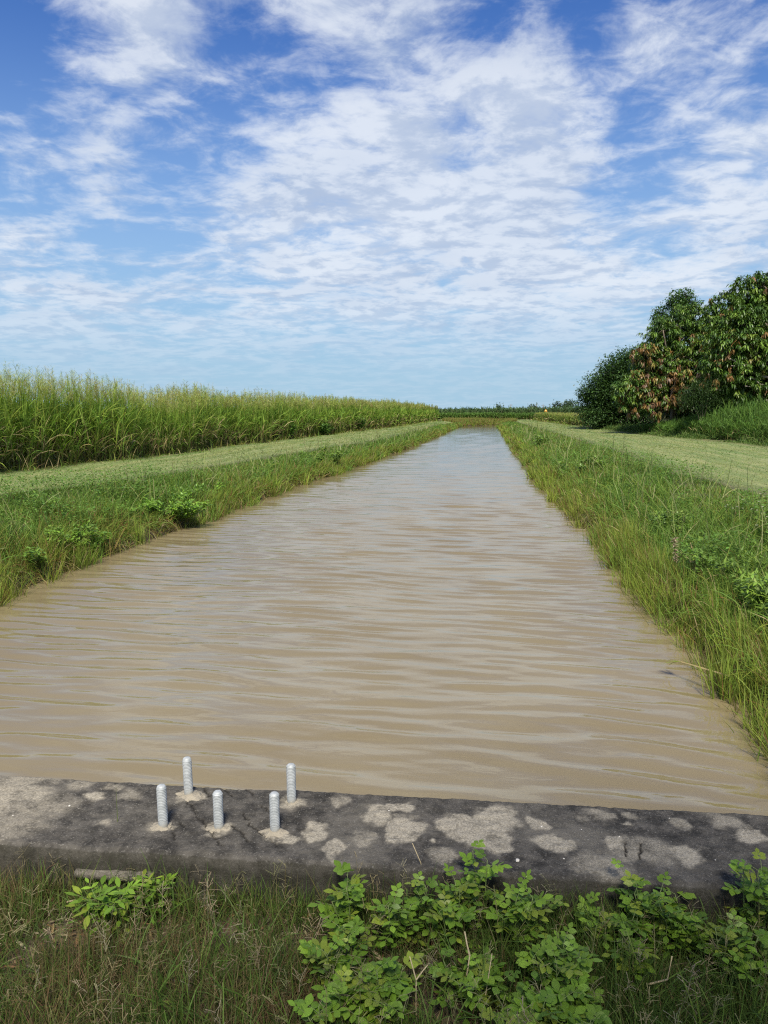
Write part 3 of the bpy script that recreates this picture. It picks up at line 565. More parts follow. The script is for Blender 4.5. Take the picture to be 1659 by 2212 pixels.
small_leaf_tree('feathery_shrub', 'dark feathery shrub between the mango trees above the arching grass', lob, np.array([*at_depth(1515, 935, 37.6)[:2], .55]), [(.04, .08, .022), (.055, .10, .028)], 520, .11, .02, None, 'shrub', None, 9, .8, .2)

for px_, dep_, lab in [([(1440,900,26),(1470,895,28),(1420,905,22)], 47.5, 'low dark shrub in the hollow under the mango tree with rusty leaves'), ([(1560,880,34),(1590,890,34),(1530,895,28)], 43, 'dark shrub under the dip between the two mango crowns'), ([(1630,880,40),(1670,885,44),(1610,900,34)], 42, 'dark shrub under the taller mango tree behind the arching grass')]:
    lob = lobes_from(px_, dep_, .5); b0 = lob[0][0].copy(); b0[2] = .5
    small_leaf_tree('understory_shrub', lab, lob, b0, [(.035, .075, .022), (.05, .10, .028)], 190, .14, .07, 'shrubs under the mango trees', 'shrub', None, 8, .9, .25)

# far trees on the horizon
def far_tree(u, v, r, dep, label, wide=1.5):
    base = at_depth(u, 880, dep); base[2] = .5; c = at_depth(u, v, dep); rr = r*dep/F
    lb = [(c+np.array([random.uniform(-1, 1)*rr*wide*.7, random.uniform(-1, 1)*rr, random.uniform(-.35, .3)*rr]), rr*random.uniform(.6, .9), 0) for _ in range(6)]
    small_leaf_tree('distant_tree', label, lb, base, [(.05, .085, .04), (.07, .105, .05), (.04, .07, .035)], 75, .5, .2*rr, 'trees along the horizon', 'tree', None, 5, .8, .6)
far_tree(1077, 882, 3.4, 230, 'low rounded tree on the horizon straight above the end of the canal', 2)
far_tree(1151, 881, 3.6, 230, 'low rounded tree on the horizon just to the side of the diamond sign', 2)
far_tree(1199, 876, 2.4, 200, 'thin dark little tree first on the rise beyond the sign', 1)
far_tree(1210, 875, 2.8, 200, 'pair of dark treetops second on the rise beyond the sign', 1.8)
far_tree(1232, 872, 3.6, 210, 'highest tree on the rise beside the dark rounded tree', 1.6)
far_tree(1228, 880, 5.5, 190, 'wide green thicket on the rise below the far treetops', 3.2)
M_POLE = plain('weathered_pole', (.16, .14, .12), .9)
for u, v, lab in [(1103.5, 873, 'distant utility pole above the cane field, farthest from the sign'), (1159, 872.5, 'distant utility pole, tallest of the three above the cane'), (1173, 873.5, 'distant utility pole directly above the diamond road sign')]:
    d = 420; b = at_depth(u, 883, d); b[2] = .4; tp = at_depth(u, v, d); ro = empty('utility_pole', tuple(b)); tag(ro, lab, 'utility pole', 'utility poles on the horizon')
    hgt_ = tp[2]-b[2]; T = Tubes(); T.add([(0, 0, -.5), (0, 0, hgt_)], [.2, .15], 8); T.build('pole', M_POLE, ro)
    T = Tubes(); T.add([(-1., 0, hgt_-.5), (1., 0, hgt_-.5)], .09, 6); T.build('cross_arm', M_POLE, ro)
# diamond road sign with a green plate
base = at_depth(1178.6, 900, 104); base[2] = .5; c = at_depth(1178.6, 888.4, 104); hz = c[2]-.5
sg = empty('diamond_road_sign', tuple(base)); tag(sg, 'orange diamond road sign standing in the yellowish grass near the end of the track', 'road sign')
T = Tubes(); T.add([(0, .03, -.3), (0, .03, hz+.1)], .03, 8); T.build('post', plain('sign_post', (.4, .4, .4), .6), sg)
def diamond(r, y, th):
    p = [(0, -r*1.25), (r, 0), (0, r*1.25), (-r, 0)]; v = [(x, y, z+hz) for x, z in p]+[(x, y+th, z+hz) for x, z in p]
    f = [[0, 1, 2, 3], [7, 6, 5, 4]]+[[i, (i+4), (i+1) % 4+4, (i+1) % 4] for i in range(4)]; return v, f
v, f = diamond(.21, -.01, .012); mesh_obj('panel', v, f, plain('orange_sign_face', (.72, .30, .04), .5, 0, .05), None, sg)
v, f = diamond(.085, -.016, .004); v = [(x, y, z+.05) for x, y, z in v]; mesh_obj('pale_symbol', v, f, plain('yellow_symbol', (.80, .55, .22), .5, 0, .05), None, sg)
b2 = at_depth(1184.4, 900, 103.5); b2[2] = .5; c2 = at_depth(1184.4, 892.8, 103.5); gp = empty('marker_plate', tuple(b2)); tag(gp, 'small green plate on a low post beside the orange diamond sign', 'marker')
zc = c2[2]-.5; T = Tubes(); T.add([(0, .02, -.3), (0, .02, zc+.1)], .02, 6); T.build('post', bpy.data.materials['sign_post'], gp)
w, h = .16, .11; v = [(x*w, y, zc+z*h) for y in (-.008, .004) for x, z in ((-1, -.8), (-.8, -1), (.8, -1), (1, -.8), (1, .8), (.8, 1), (-.8, 1), (-1, .8))]
f = [[0, 1, 4, 5], [1, 2, 3, 4], [0, 5, 6, 7], [8, 13, 12, 9], [9, 12, 11, 10], [8, 15, 14, 13]]+[[i, i+8, (i+1) % 8+8, (i+1) % 8] for i in range(8)]
mesh_obj('plate', v, f, plain('green_plate', (.04, .30, .13), .5, 0, .05), None, gp)

# ------------------------------------------------------------------ shrubs and clumps on the banks
def bank_shrub(label, u, v, hgt, rad, n, pal, leaf, group='leafy weeds on the canal banks', z=.5, lance=False, base=None):
    for _k in range(12): b = at(u, v, z); z = .5*z+.5*(float(ground(b[0], b[1]))+.5*hgt)
    if base: b = np.array([*base, 0.])
    b[2] = float(ground(b[0], b[1])); root = empty('leafy_weed', tuple(b)); tag(root, label, 'weed', group)
    S = Strips(); T = Tubes(); K = max(6, n//60)
    ends = []
    for k in range(K):
        a = random.uniform(0, 6.28); q = rad*math.sqrt(random.uniform(0, 1)); e = b+np.array([q*math.cos(a)*1.05, q*math.sin(a)*1.5, hgt*random.uniform(.55, 1.08)*(1-.35*(q/rad)**2)])
        s0 = b+(e-b)*np.array([.45, .45, 0]); s0[2] = float(ground(s0[0], s0[1]))-.02; mid = (s0+e)/2+rng.normal(0, .04, 3); T.add([b-[0, 0, .03], s0, mid, e], [.008, .006, .005, .003], 5); ends.append((s0, mid, e))
    i = rng.integers(0, K, n); t = rng.uniform(.18, 1.02, n)[:, None]; A = np.array([q[0] for q in ends])[i]; B = np.array([q[1] for q in ends])[i]; C = np.array([q[2] for q in ends])[i]
    P = (1-t)**2*A+2*t*(1-t)*B+t*t*C
    c = pick(n, pal, None, .22); m_ = 3; rp = lambda x: np.repeat(x, m_, 0)
    D = dirs(n, R(-5), R(40)); st_ = rng.uniform(.05, .12, n); S.add(P, D, st_, .004, .3, c*.9, prof=(1, 1, .8))
    Q = rp(P+D*st_[:, None]); D2 = rp(D)*.6+dirs(n*m_, R(-30), R(45))
    S.add(Q, D2, leaf*rng.uniform(.7, 1.3, n*m_), leaf*(.28 if lance else .55)*rng.uniform(.8, 1.2, n*m_), rng.uniform(.1, .9, n*m_), rp(c)*rng.uniform(.85, 1.18, (n*m_, 1)), prof=(.3, .95, .9, .5, .06))
    T.build('stems', M_TWIG, root, b); S.build('foliage', M_LEAF, root, b); return root
W1 = [(.17, .30, .036), (.20, .34, .042), (.14, .26, .036)]; W2 = [(.14, .22, .036), (.165, .25, .042), (.12, .20, .04)]
bank_shrub('widest bright green leafy weed on the bank below the tall seeding grass', 345, 1088, .22, 1.0, 1100, W1, .055)
bank_shrub('bright leafy weed beside the widest one, a little farther along the same bank', 428, 1062, .22, .7, 420, W1, .055)
bank_shrub('sprawling leafy weed at the near end of the bank below the tall seeding grass', 62, 1165, .26, .7, 600, [(.13, .23, .032), (.16, .27, .038)], .06, z=.4)
bank_shrub('small weed with yellow-green leaves low on the bank near the frame edge', 160, 1172, .28, .45, 320, W1, .055, z=.3)
bank_shrub('small weed far along the bank below the tall seeding grass', 690, 985, .40, .75, 500, W2, .08)
bank_shrub('clover-like weed on top of the bank nearest the flowering grass', 1462, 1130, .26, .50, 700, W2, .045)
bank_shrub('low green weed on the bank halfway to the far end of the canal', 1270, 1002, .36, .65, 520, W2, .07)
bank_shrub('farthest dark weed on the bank opposite the seeding grass', 1185, 955, .45, .9, 420, W2, .11)
bank_shrub('lush weed with narrow pointed leaves where the bank meets the picture edge', 1640, 1290, .30, .42, 600, [(.16, .25, .036), (.19, .29, .042), (.13, .22, .034)], .075, z=.45, lance=True)
bank_shrub('narrow-leaved weed just below the flowering grass', 1590, 1215, .26, .40, 400, [(.15, .24, .036), (.12, .20, .034)], .06, z=.5, lance=True)
for yy, lab in [(35., 'dark vine bush smothering the foot of the tall grass, nearest of three'), (40.5, 'dark vine bush at the foot of the tall grass, middle of three'), (48.5, 'dark vine bush at the foot of the tall grass, farthest of three')]:
    bank_shrub(lab, 0, 0, 1.0, .8, 800, [(.075, .155, .03), (.095, .185, .034)], .10, 'vine bushes in the tall grass', .55, base=(float(caneL(yy))-.25, yy))
def reed(label, u, v, hgt, n, rad, pal, arch=.5):
    b = at(u, v, 0.02); root = Strips(); P = np.stack([b[0]+rng.normal(0, rad, n), b[1]+rng.normal(0, rad, n), np.full(n, -.05)], 1)
    c = pick(n, pal, None, .15); root.add(P, dirs(n, R(66), R(89)), hgt*rng.uniform(.55, 1.1, n), rng.uniform(.006, .011, n), rng.uniform(.05, arch, n), c*.9, c*1.15, prof=(.8, 1, .85, .6, .05))
    o = root.build('reed_clump', M_GRASS, None, b); o.location = tuple(b); tag(o, label, 'reeds', 'reed clumps at the water edge')
RP = [(.17, .25, .035), (.15, .21, .035), (.20, .25, .05)]
reed('bright yellow-green reed clump at the water edge below the widest leafy weed', 300, 1172, .55, 70, .07, RP)
reed('slim reed clump at the water edge just past the brightest one', 440, 1122, .5, 45, .06, RP)
reed('ochre reed clump at the water edge with reddish stems', 232, 1196, .42, 60, .08, [(.22, .20, .05), (.20, .14, .06), (.18, .22, .04)])
reed('tallest bright reed clump standing in the water near the frame edge', 1568, 1500, .42, 60, .045, RP, .4)
reed('thin reeds standing in the water closest to the headwall', 1650, 1572, .34, 40, .06, RP, .5)
reed('reed clump at the water edge below the pinkish seed head', 1368, 1262, .48, 70, .07, RP)
reed('reed clump with rusty blades halfway along the bank of the mango trees', 1240, 1112, .5, 60, .09, [(.20, .23, .045), (.22, .17, .06)])
# broken yellow reed stem lying over the water
b = at(1575, 1460, .16); S = Strips(); tip_ = at(1440, 1420, .13); dv = tip_-b
S.add(b[None], dv, [np.linalg.norm(dv)*.8], [.012], .0, [(.36, .29, .14)], prof=(1, 1, .8), side=np.array([[0, 1., .3]])); q = b+dv*.75
S.add(np.repeat(q[None], 5, 0), np.stack([dv+rng.normal(0, .10, 3)+[0, 0, .12] for _ in range(5)]), rng.uniform(.12, .22, 5), .014, .6, [(.24, .31, .05)], prof=(.5, 1, .7, .05))
o = S.build('fallen_reed', M_GRASS, None, b); o.location = tuple(b); tag(o, 'fallen yellow reed stem leaning out over the water', 'reed')
# pinkish seed heads
for u, v0, v1, lab in [(1462, 1255, 1160, 'tall pinkish feathery seed head on the bank above the reeds'), (1505, 1262, 1200, 'shorter pinkish seed head behind the tall feathery one')]:
    b = at(u, v0, .22); t_ = at(u-12, v1, .22); dep = np.dot(b-EYE, FW); hh = (v0-v1)*dep/F; S = Strips(); ax = np.array([[-.10, 0, 1.]])
    S.add(b[None], ax, [hh], [.005], .05, [(.25, .2, .12)], prof=(1, 1, .7)); n = 170; t = rng.uniform(.45, 1, n)
    S.add(b+np.array([-.1, 0, 1])*(t*hh)[:, None], dirs(n, R(0), R(60)), rng.uniform(.02, .055, n), .006, .6, pick(n, [(.38, .27, .20), (.30, .22, .15), (.45, .36, .28)]), prof=(.6, 1.2, .4))
    o = S.build('seed_head', M_GRASS, None, b); o.location = tuple(b); tag(o, lab, 'seed head', 'pinkish seed heads')
# small white flowers scattered through the upper bank
S = Strips(); n = 150; U = rng.uniform(1500, 1690, n); Vv = 1085+rng.uniform(0, 1, n)**1.3*120; b = np.array([at(u, v, .82) for u, v in zip(U, Vv)]); k = b[:, 0] > xR(b[:, 1])+1.2; b = b[k]; n = len(b); zg = zs(b[:, 0], b[:, 1]); hz = rng.uniform(.26, .42, n)
S.add(np.stack([b[:, 0], b[:, 1], zg], 1), dirs(n, R(86), R(90)), hz, .003, .02, [(.12, .18, .05)], prof=(1, 1, 1)); fp = np.stack([b[:, 0], b[:, 1], zg+hz], 1)
az = (np.arange(6)*np.pi/3)[None]+rng.uniform(0, 1, (n, 1)); D = np.stack([np.cos(az), np.sin(az), np.full_like(az, .45)], -1).reshape(-1, 3)
S.add(np.repeat(fp, 6, 0), D, .013, .011, .3, [(.75, .74, .58)], prof=(.4, 1, .5)); tag(S.build('white_flowers', M_LEAF), 'tiny white flowers scattered through the grass on top of the bank', 'flowers', kind='stuff')
# thin dark weed stalks standing on the edge of the mown strip
for u, v, lab in [(1322, 990, 'thin dark weed stalk at the edge of the wide mown strip, farther one'), (1343, 1000, 'thin dark weed stalk at the edge of the wide mown strip, nearer one')]:
    b = at(u, v, .55); S = Strips(); n = 14; S.add(b[None], [[.05, 0, 1]], [.75], [.012], .1, [(.09, .13, .04)], prof=(1, 1, .6)); t = rng.uniform(.3, 1, n)
    S.add(b+np.array([.05, 0, 1])*(t*.72)[:, None], dirs(n, R(25), R(65)), rng.uniform(.08, .2, n), .012, .6, pick(n, [(.08, .12, .04), (.12, .14, .05)]), prof=(.8, 1, .2))
    o = S.build('weed_stalk', M_GRASS, None, b); o.location = tuple(b); tag(o, lab, 'weed', 'weed stalks on the mown strip')
# dark dead clump beside the far mown track
b = at_depth(1171, 905, 96); b[2] = .5; S = Strips(); n = 400
S.add(b+np.stack([rng.normal(0, .3, n), rng.normal(0, .3, n), rng.uniform(0, .5, n)], 1), dirs(n, R(10), R(85)), rng.uniform(.25, .6, n), .05, 1., pick(n, [(.05, .035, .025), (.09, .06, .04)]))
o = S.build('dead_shrub', M_GRASS, None, b); o.location = tuple(b); tag(o, 'dark brown dead shrub beside the mown strip below the diamond sign', 'shrub')

# ------------------------------------------------------------------ foreground: wiry grass, litter and broad-leaved weeds
def inside(X, Y):                                                    # ground in front of the headwall
    q = (np.stack([X, Y, X*0], 1)-np.array([org[0], org[1], 0])); return q@ey < -TH-.012
S = Strips()
N = 78000; X = rng.uniform(-2.3, 1.7, N); Y = rng.uniform(1.35, 2.6, N); k = inside(X, Y); X, Y = X[k], Y[k]
cl = fbm(X*4.5, Y*4.5, 401, 4); k = cl > rng.normal(.37, .08, len(X)); X, Y, cl = X[k], Y[k], cl[k]; N = len(X); zone = fbm(X*1.4, Y*1.4, 403, 3)+.16*(X+.1)
gr = rng.uniform(0, 1, N) < sstep(.32, .62, zone)*.75+.12
c = np.where(gr[:, None], pick(N, [(.075, .125, .024), (.10, .15, .03), (.055, .10, .022)]), pick(N, [(.16, .125, .055), (.12, .09, .04), (.20, .165, .085), (.13, .125, .045), (.17, .10, .055)]))
S.add(np.stack([X, Y, zs(X, Y)-.005], 1), dirs(N, R(55), R(89)), (.05+.13*cl)*rng.uniform(.5, 1.5, N), rng.uniform(.0014, .003, N), rng.uniform(.1, 1.6, N), c*.9, c*1.1)
N = 5200; X = rng.uniform(-2.2, 1.6, N); Y = rng.uniform(1.4, 2.5, N); k = inside(X, Y) & (fbm(X*3, Y*3, 405, 3)+.06*X > .47); X, Y = X[k], Y[k]; N = len(X)
S.add(np.stack([X, Y, zs(X, Y)], 1), dirs(N, R(50), R(86)), rng.uniform(.10, .24, N), rng.uniform(.003, .006, N), rng.uniform(.4, 1.8, N), pick(N, [(.09, .16, .03), (.12, .19, .035), (.08, .13, .03)]), prof=(.7, 1, .8, .5, .05))
N = 9000; t0 = rng.uniform(-3.2, 5.5, N); q0 = -TH-.02-rng.uniform(0, 1, N)**1.4*.16; p0 = org[None]+t0[:, None]*ex+q0[:, None]*ey; X, Y = p0[:, 0], p0[:, 1]; k = fbm(X*5, Y*5, 409, 3) > .36; X, Y = X[k], Y[k]; N = len(X)
S.add(np.stack([X, Y, zs(X, Y)-.005], 1), dirs(N, R(60), R(89)), rng.uniform(.07, .19, N), rng.uniform(.002, .004, N), rng.uniform(.1, 1.2, N), pick(N, [(.09, .15, .03), (.12, .17, .035), (.15, .13, .055), (.07, .12, .025)]))
# fine open seed heads
N = 480; X = rng.uniform(-2.2, 1.6, N); Y = rng.uniform(1.5, 2.45, N); k = inside(X, Y); X, Y = X[k], Y[k]; N = len(X); b = np.stack([X, Y, zs(X, Y)], 1); D = dirs(N, R(62), R(88)); Ls = rng.uniform(.12, .24, N); cc = pick(N, [(.24, .20, .11), (.19, .18, .08), (.28, .24, .15)])
S.add(b, D, Ls, .0016, .2, cc, prof=(1, 1, 1)); n = 12; rp = lambda a: np.repeat(a, n, 0); t = rng.uniform(.55, .98, N*n)
S.add(rp(b)+rp(D)*(t*rp(Ls))[:, None], dirs(N*n, R(0), R(65)), rng.uniform(.012, .04, N*n), .0013, .4, rp(cc), prof=(1, 1, 1.6))
tag(S.build('wiry_grass', M_GRASS), 'wiry brownish green grass growing along the dry side of the concrete headwall', 'grass', kind='stuff')
S = Strips(); N = 5200; X = rng.uniform(-2.2, 1.6, N); Y = rng.uniform(1.4, 2.5, N); k = inside(X, Y); X, Y = X[k], Y[k]; N = len(X)
S.add(np.stack([X, Y, zs(X, Y)+rng.uniform(.003, .02, N)], 1), dirs(N, R(-10), R(20)), rng.uniform(.015, .07, N), rng.uniform(.0025, .012, N), rng.uniform(0, .8, N), pick(N, [(.24, .17, .09), (.15, .10, .055), (.33, .27, .17), (.10, .07, .04), (.28, .17, .08)]), prof=(.4, 1, .9, .2))
tag(S.build('leaf_litter', M_GRASS), 'dry brown leaves and straw lying between the wiry grass', 'litter', kind='stuff')

def obovate(S, P, D, Lf, Wf, c, nrm, fold=.0):
    S.add(P, D, Lf, Wf, rng.uniform(.05, .5, len(P)), c*.96, c*1.06, prof=(.22, .62, .92, 1.0, .86, .45, .04), side=nrm)
def broad_weed(label, u, v, spread, nsh, hgt, leaf=.033, z=.40, big=False):
    p = at(u, v, z); b = np.array([p[0], p[1], float(ground(np.array([p[0]]), np.array([p[1]]))[0])]); root = empty('broadleaf_weed', tuple(b)); tag(root, label, 'weed', 'broad-leaved weeds by the headwall')
    T = Tubes(); S = Strips(); pal = [(.120, .205, .020), (.15, .245, .026), (.090, .165, .018), (.110, .195, .020), (.13, .225, .024), (.175, .225, .028)]
    for k in range(nsh):
        a = random.uniform(0, 6.28); q = spread*math.sqrt((k+.5)/nsh); hh = hgt*random.uniform(.55, .95)
        e = b+np.array([q*math.cos(a), q*math.sin(a)*.75, hh]); s0 = b+np.array([q*.5*math.cos(a), q*.4*math.sin(a), -.01]); md = (s0+e)/2+np.array([random.uniform(-.02, .02), random.uniform(-.02, .02), .02])
        tt = np.linspace(0, 1, 7); pts = np.array([(1-t)**2*s0+2*t*(1-t)*md+t*t*e for t in tt]); T.add(np.concatenate([[b-[0, 0, .02]], pts]), np.linspace(.003, .0012, 8), 5)
        nl = random.randint(6, 9); ph = random.uniform(0, 6.28)
        for i in range(nl):
            t = .30+.70*i/(nl-1); P0 = (1-t)**2*s0+2*t*(1-t)*md+t*t*e; az = ph+i*2.4; el = random.uniform(.0, .5)+.35*t
            d = np.array([math.cos(az)*math.cos(el), math.sin(az)*math.cos(el), math.sin(el)]); Lr = leaf*random.uniform(1.5, 2.4)*(1.1-.3*t)
            rp_ = np.array([P0+d*Lr*s_+np.array([0, 0, -.25*Lr*s_*s_]) for s_ in (0, .35, .7, 1.)]); T.add(rp_, [.0011, .0009, .0008, .0006], 4)
            sd = np.cross(d, [0, 0, 1.]); sd /= np.linalg.norm(sd); upv = np.cross(sd, d); col = np.array(random.choice(pal))*random.uniform(.8, 1.2)*(1.0+.15*t)
            LP, LD, LS = [], [], []
            for s_ in ((.42, .78) if not big else (.5,)):
                for sg_ in (1, -1):
                    LP.append(P0+d*Lr*s_+np.array([0, 0, -.25*Lr*s_*s_])); dd = d*.45+sd*sg_*.9+np.array([0, 0, random.uniform(-.25, .15)]); LD.append(dd); LS.append(np.cross(dd, upv+rng.normal(0, .18, 3)))
            LP.append(rp_[-1]); dd = d+np.array([0, 0, -.3]); LD.append(dd); LS.append(sd+rng.normal(0, .12, 3))
            m_ = len(LP); sc = leaf*rng.uniform(.8, 1.15, m_)*(.75+.3*t if t < .9 else .72)
            obovate(S, np.array(LP), np.array(LD), sc*(1.4 if big else 1), sc*(.62 if not big else .5), np.repeat(col[None], m_, 0)*rng.uniform(.9, 1.12, (m_, 1)), np.array(LS))
    T.build('stems', M_TWIG, root, b); S.build('leaves', M_LEAF, root, b)
Z6 = lambda x, y: (604.8+.6354*x, 1684.8+.6354*y)
for (x, y), sp, ns, hg, lab in [
    ((250, 365), .085, 5, .23, 'broad-leaved weed closest to the rods, its top reaching over the headwall lip'),
    ((390, 420), .07, 5, .17, 'short broad-leaved weed just beyond the first tall one, against the wall face'),
    ((235, 520), .12, 9, .18, 'broad-leaved weed low on the ground below the first tall one'),
    ((240, 700), .13, 10, .17, 'spreading weed with rounded leaves at the bottom corner of the clump'),
    ((360, 650), .10, 8, .16, 'rounded-leaf weed behind the forked dry straw'),
    ((590, 390), .12, 11, .22, 'fullest broad-leaved weed in front of the largest pale patch of concrete'),
    ((690, 330), .06, 4, .30, 'tallest broad-leaved weed, its top showing against the largest pale patch'),
    ((800, 380), .11, 8, .22, 'broad-leaved weed against the wall just past the tallest one'),
    ((660, 600), .12, 7, .14, 'sparse low weed between the two bent dry straws'),
    ((960, 560), .10, 8, .20, 'broad-leaved weed standing alone in the middle of the wiry grass'),
    ((1020, 690), .12, 9, .17, 'broad-leaved weed at the bottom edge right of the bent straws'),
    ((860, 730), .10, 7, .14, 'lowest broad-leaved weed at the very bottom of the picture'),
    ((1250, 370), .08, 6, .24, 'broad-leaved weed against the wall under the cracked pale patch'),
    ((1120, 420), .10, 6, .17, 'pale broad-leaved weed tangled with light tendrils by the wall'),
    ((1400, 410), .11, 7, .19, 'broad-leaved weed against the wall nearest the frame edge clump'),
    ((1225, 520), .05, 3, .15, 'tiny broad-leaved weed below the one under the cracked pale patch'),
    ((1640, 370), .10, 8, .30, 'tall broad-leaved weed cut by the edge of the frame'),
    ((1590, 510), .10, 7, .19, 'broad-leaved weed at the foot of the one cut by the frame'),
]:
    u, v = Z6(x, y); broad_weed(lab, u, v+22, sp*1.05, max(3, round(ns*.85)), hg)
broad_weed('pointed-leaf weed growing alone below the threaded rods', 238, 1935, .085, 6, .17, .036, .36, True)
broad_weed('small pointed-leaf weed beside the lone one below the rods', 318, 1925, .06, 4, .13, .032, .34, True)
# dry straws
M_STRAW = plain('dry_straw', (.42, .34, .20), .8, 0, .25, 40)
def straw(label, pls, r=.0022, name='dry_straw'):
    T = Tubes(); b = at(*pls[0][0])
    for pl in pls: T.add([at(*q)-b for q in pl], np.linspace(r, r*.6, len(pl)), 6)
    o = T.build(name, M_STRAW); o.location = tuple(b); tag(o, label, 'straw', 'dry straws in the weeds')
q = lambda x, y, z: (*Z6(x, y), z)
straw('forked dry straw shaped like a Y among the low weeds', [[q(463, 820, .26), q(462, 750, .33), q(463, 680, .40)], [q(463, 680, .40), q(452, 640, .43), q(441, 600, .46)], [q(463, 680, .40), q(485, 650, .42), q(508, 622, .44)]])
straw('bent pinkish dry straw in the middle of the weeds', [[q(626, 710, .30), q(637, 650, .36), q(645, 598, .42)], [q(645, 598, .42), q(636, 560, .45), q(628, 515, .48)]], .003)
straw('straight pale straw beside the bent pinkish one', [[q(693, 770, .28), q(707, 680, .36), q(721, 590, .44)]], .0018)
straw('thin pale straw leaning against the headwall edge', [[q(490, 330, .34), q(478, 280, .43), q(450, 215, .49)]], .002)
straw('bent pale straw standing alone in the grass near the frame edge', [[q(1255, 694, .33), q(1318, 678, .36), q(1333, 600, .44)]], .003)
straw('long fallen straw lying in front of the wall below the rods', [[(.5*290, 1598.4+.5*700, .30), (.5*340, 1598.4+.5*688, .31), (.5*395, 1598.4+.5*682, .30)]], .0028)
straw('grey twig lying on the litter below the back rods', [[(.5*610, 1598.4+.5*745, .27), (.5*690, 1598.4+.5*715, .29), (.5*765, 1598.4+.5*688, .28)]], .004, 'fallen_twig')
S = Strips(); b = at(258, 1856, .27); S.add(b[None], [[-.0, .0, 1.]], [.30], [.004], .06, [(.14, .18, .05)], prof=(1, .8, .6, .1)); o = S.build('grass_blade', M_GRASS, None, b); o.location = tuple(b); tag(o, 'single thin grass stalk rising in front of the headwall left of the rods', 'grass stalk')

# unseen tree added behind the camera for soft shade on the headwall weeds
lb = [(np.array([2.0+1.3*math.cos(a)*q, -3.3+1.0*math.sin(a)*q, 6.3+z]), 1.35, 0) for a, q, z in [(0, 0, .6), (0, 1, 0), (1.05, 1, .2), (2.1, 1, -.1), (3.14, 1, .1), (4.2, 1, .2), (5.2, 1, -.1)]]
small_leaf_tree('added_shade_tree', 'unseen leafy tree added behind the camera to shade the foreground', lb, np.array([2.6, -4.2, .25]), DK, 14, .22, .2)

# ------------------------------------------------------------------ light
SUN_EL, SUN_AZ = 52.0, 172.0      # azimuth clockwise from +Y (along the canal): behind the photographer
az = R(SUN_AZ); el = R(SUN_EL); to_sun = Vector((math.sin(az)*math.cos(el), math.cos(az)*math.cos(el), math.sin(el)))
sl = bpy.data.lights.new('sun', 'SUN'); sl.energy = 4.5; sl.angle = R(12); sl.color = (1, .93, .80)
so = bpy.data.objects.new('sun', sl); COL.objects.link(so); so.rotation_euler = (-to_sun).to_track_quat('-Z', 'Y').to_euler(); so.location = to_sun*60
W = bpy.data.worlds.new('World'); SC.world = W; W.use_nodes = True; nt = W.node_tree; nt.nodes.clear(); L = nt.links.new
out = nt.nodes.new('ShaderNodeOutputWorld'); bg = nt.nodes.new('ShaderNodeBackground'); bg.inputs['Strength'].default_value = .138; L(bg.outputs[0], out.inputs[0])
sky = nt.nodes.new('ShaderNodeTexSky'); sky.sky_type = 'NISHITA'; sky.sun_disc = False; sky.sun_elevation = el; sky.sun_rotation = az
sky.altitude = 0; sky.air_density = 1.0; sky.dust_density = .3; sky.ozone_density = 2.0
tc = nt.nodes.new('ShaderNodeTexCoord'); dirv = tc.outputs['Generated']
nrm = N_(nt, 'ShaderNodeVectorMath', operation='NORMALIZE'); L(dirv, nrm.inputs[0]); dv = nrm.outputs[0]
sx = N_(nt, 'ShaderNodeSeparateXYZ'); L(dv, sx.inputs[0]); zc = sx.outputs[2]
zz = mth(nt, 'ADD', mth(nt, 'MAXIMUM', zc, 0.0), .13)
cmb = N_(nt, 'ShaderNodeCombineXYZ'); L(mth(nt, 'DIVIDE', sx.outputs[0], zz), cmb.inputs[0]); L(mth(nt, 'DIVIDE', sx.outputs[1], zz), cmb.inputs[1])
pl = cmb.outputs[0]                                                   # the cloud layer seen as a flat ceiling
nA = noise(nt, pl, 2.5, 9, .60, .45); nB = noise(nt, pl, 8.5, 7, .62, .4)
off = N_(nt, 'ShaderNodeVectorMath', operation='ADD'); L(pl, off.inputs[0]); off.inputs[1].default_value = (-.03, -.06, .05); nA2 = noise(nt, off.outputs[0], 2.5, 9, .60, .45); nB2 = noise(nt, off.outputs[0], 8.5, 7, .62, .4)
CLOUDS = [(230,110,4.2,.24),(380,120,4.2,.20),(60,280,4.5,.22),(200,290,4,.18),(235,390,1.8,.22),(560,270,5,.14),(700,310,6,.13),(900,320,6,.10),(1060,190,4.0,.22),(1260,205,4.0,.18),(1440,215,4.0,.2),(1180,380,4,.15),(1000,420,6,.12),(860,90,4.5,.10),(1620,330,4.0,.34),(1510,430,2.0,.30),(640,490,5,.14),(860,530,7,.12),(1120,540,6,.12),(1350,560,6,.04),(150,450,2.5,.12),(620,640,8,.06),(100,690,5,.16),(150,600,6,.20),(340,640,5,.14),(1450,600,7,.13),(1250,700,6,.12),(450,40,3,.14),(620,30,4,.14),(1250,30,4,.12),(700,50,3,.12),(1520,100,3,.14),(1100,450,5,.10),
          (330,390,3.5,-.22),(90,430,3.5,-.24),(400,490,3.2,-.22),(230,490,3.5,-.20),(1340,330,2.5,-.30),(1430,370,3.0,-.30),(1300,430,2.2,-.22),(600,170,3.5,-.22),(520,110,2.5,-.12),(60,110,4,-.22),(1150,60,4,-.08),(1640,200,2.0,-.15),(200,520,4,-.12),(30,20,3,-.1),(60,160,3.2,-.2),(340,215,2.2,-.18),(450,240,2.0,-.12),(560,110,2.5,-.12),(760,150,2.5,-.12),(1010,60,3,-.12),(1250,100,3,-.15),(1450,120,3,-.1),(1480,290,2,-.1)]
AMPA, AMPB, C0, C1, ELEV = 1.75, .95, .02, .68, .18
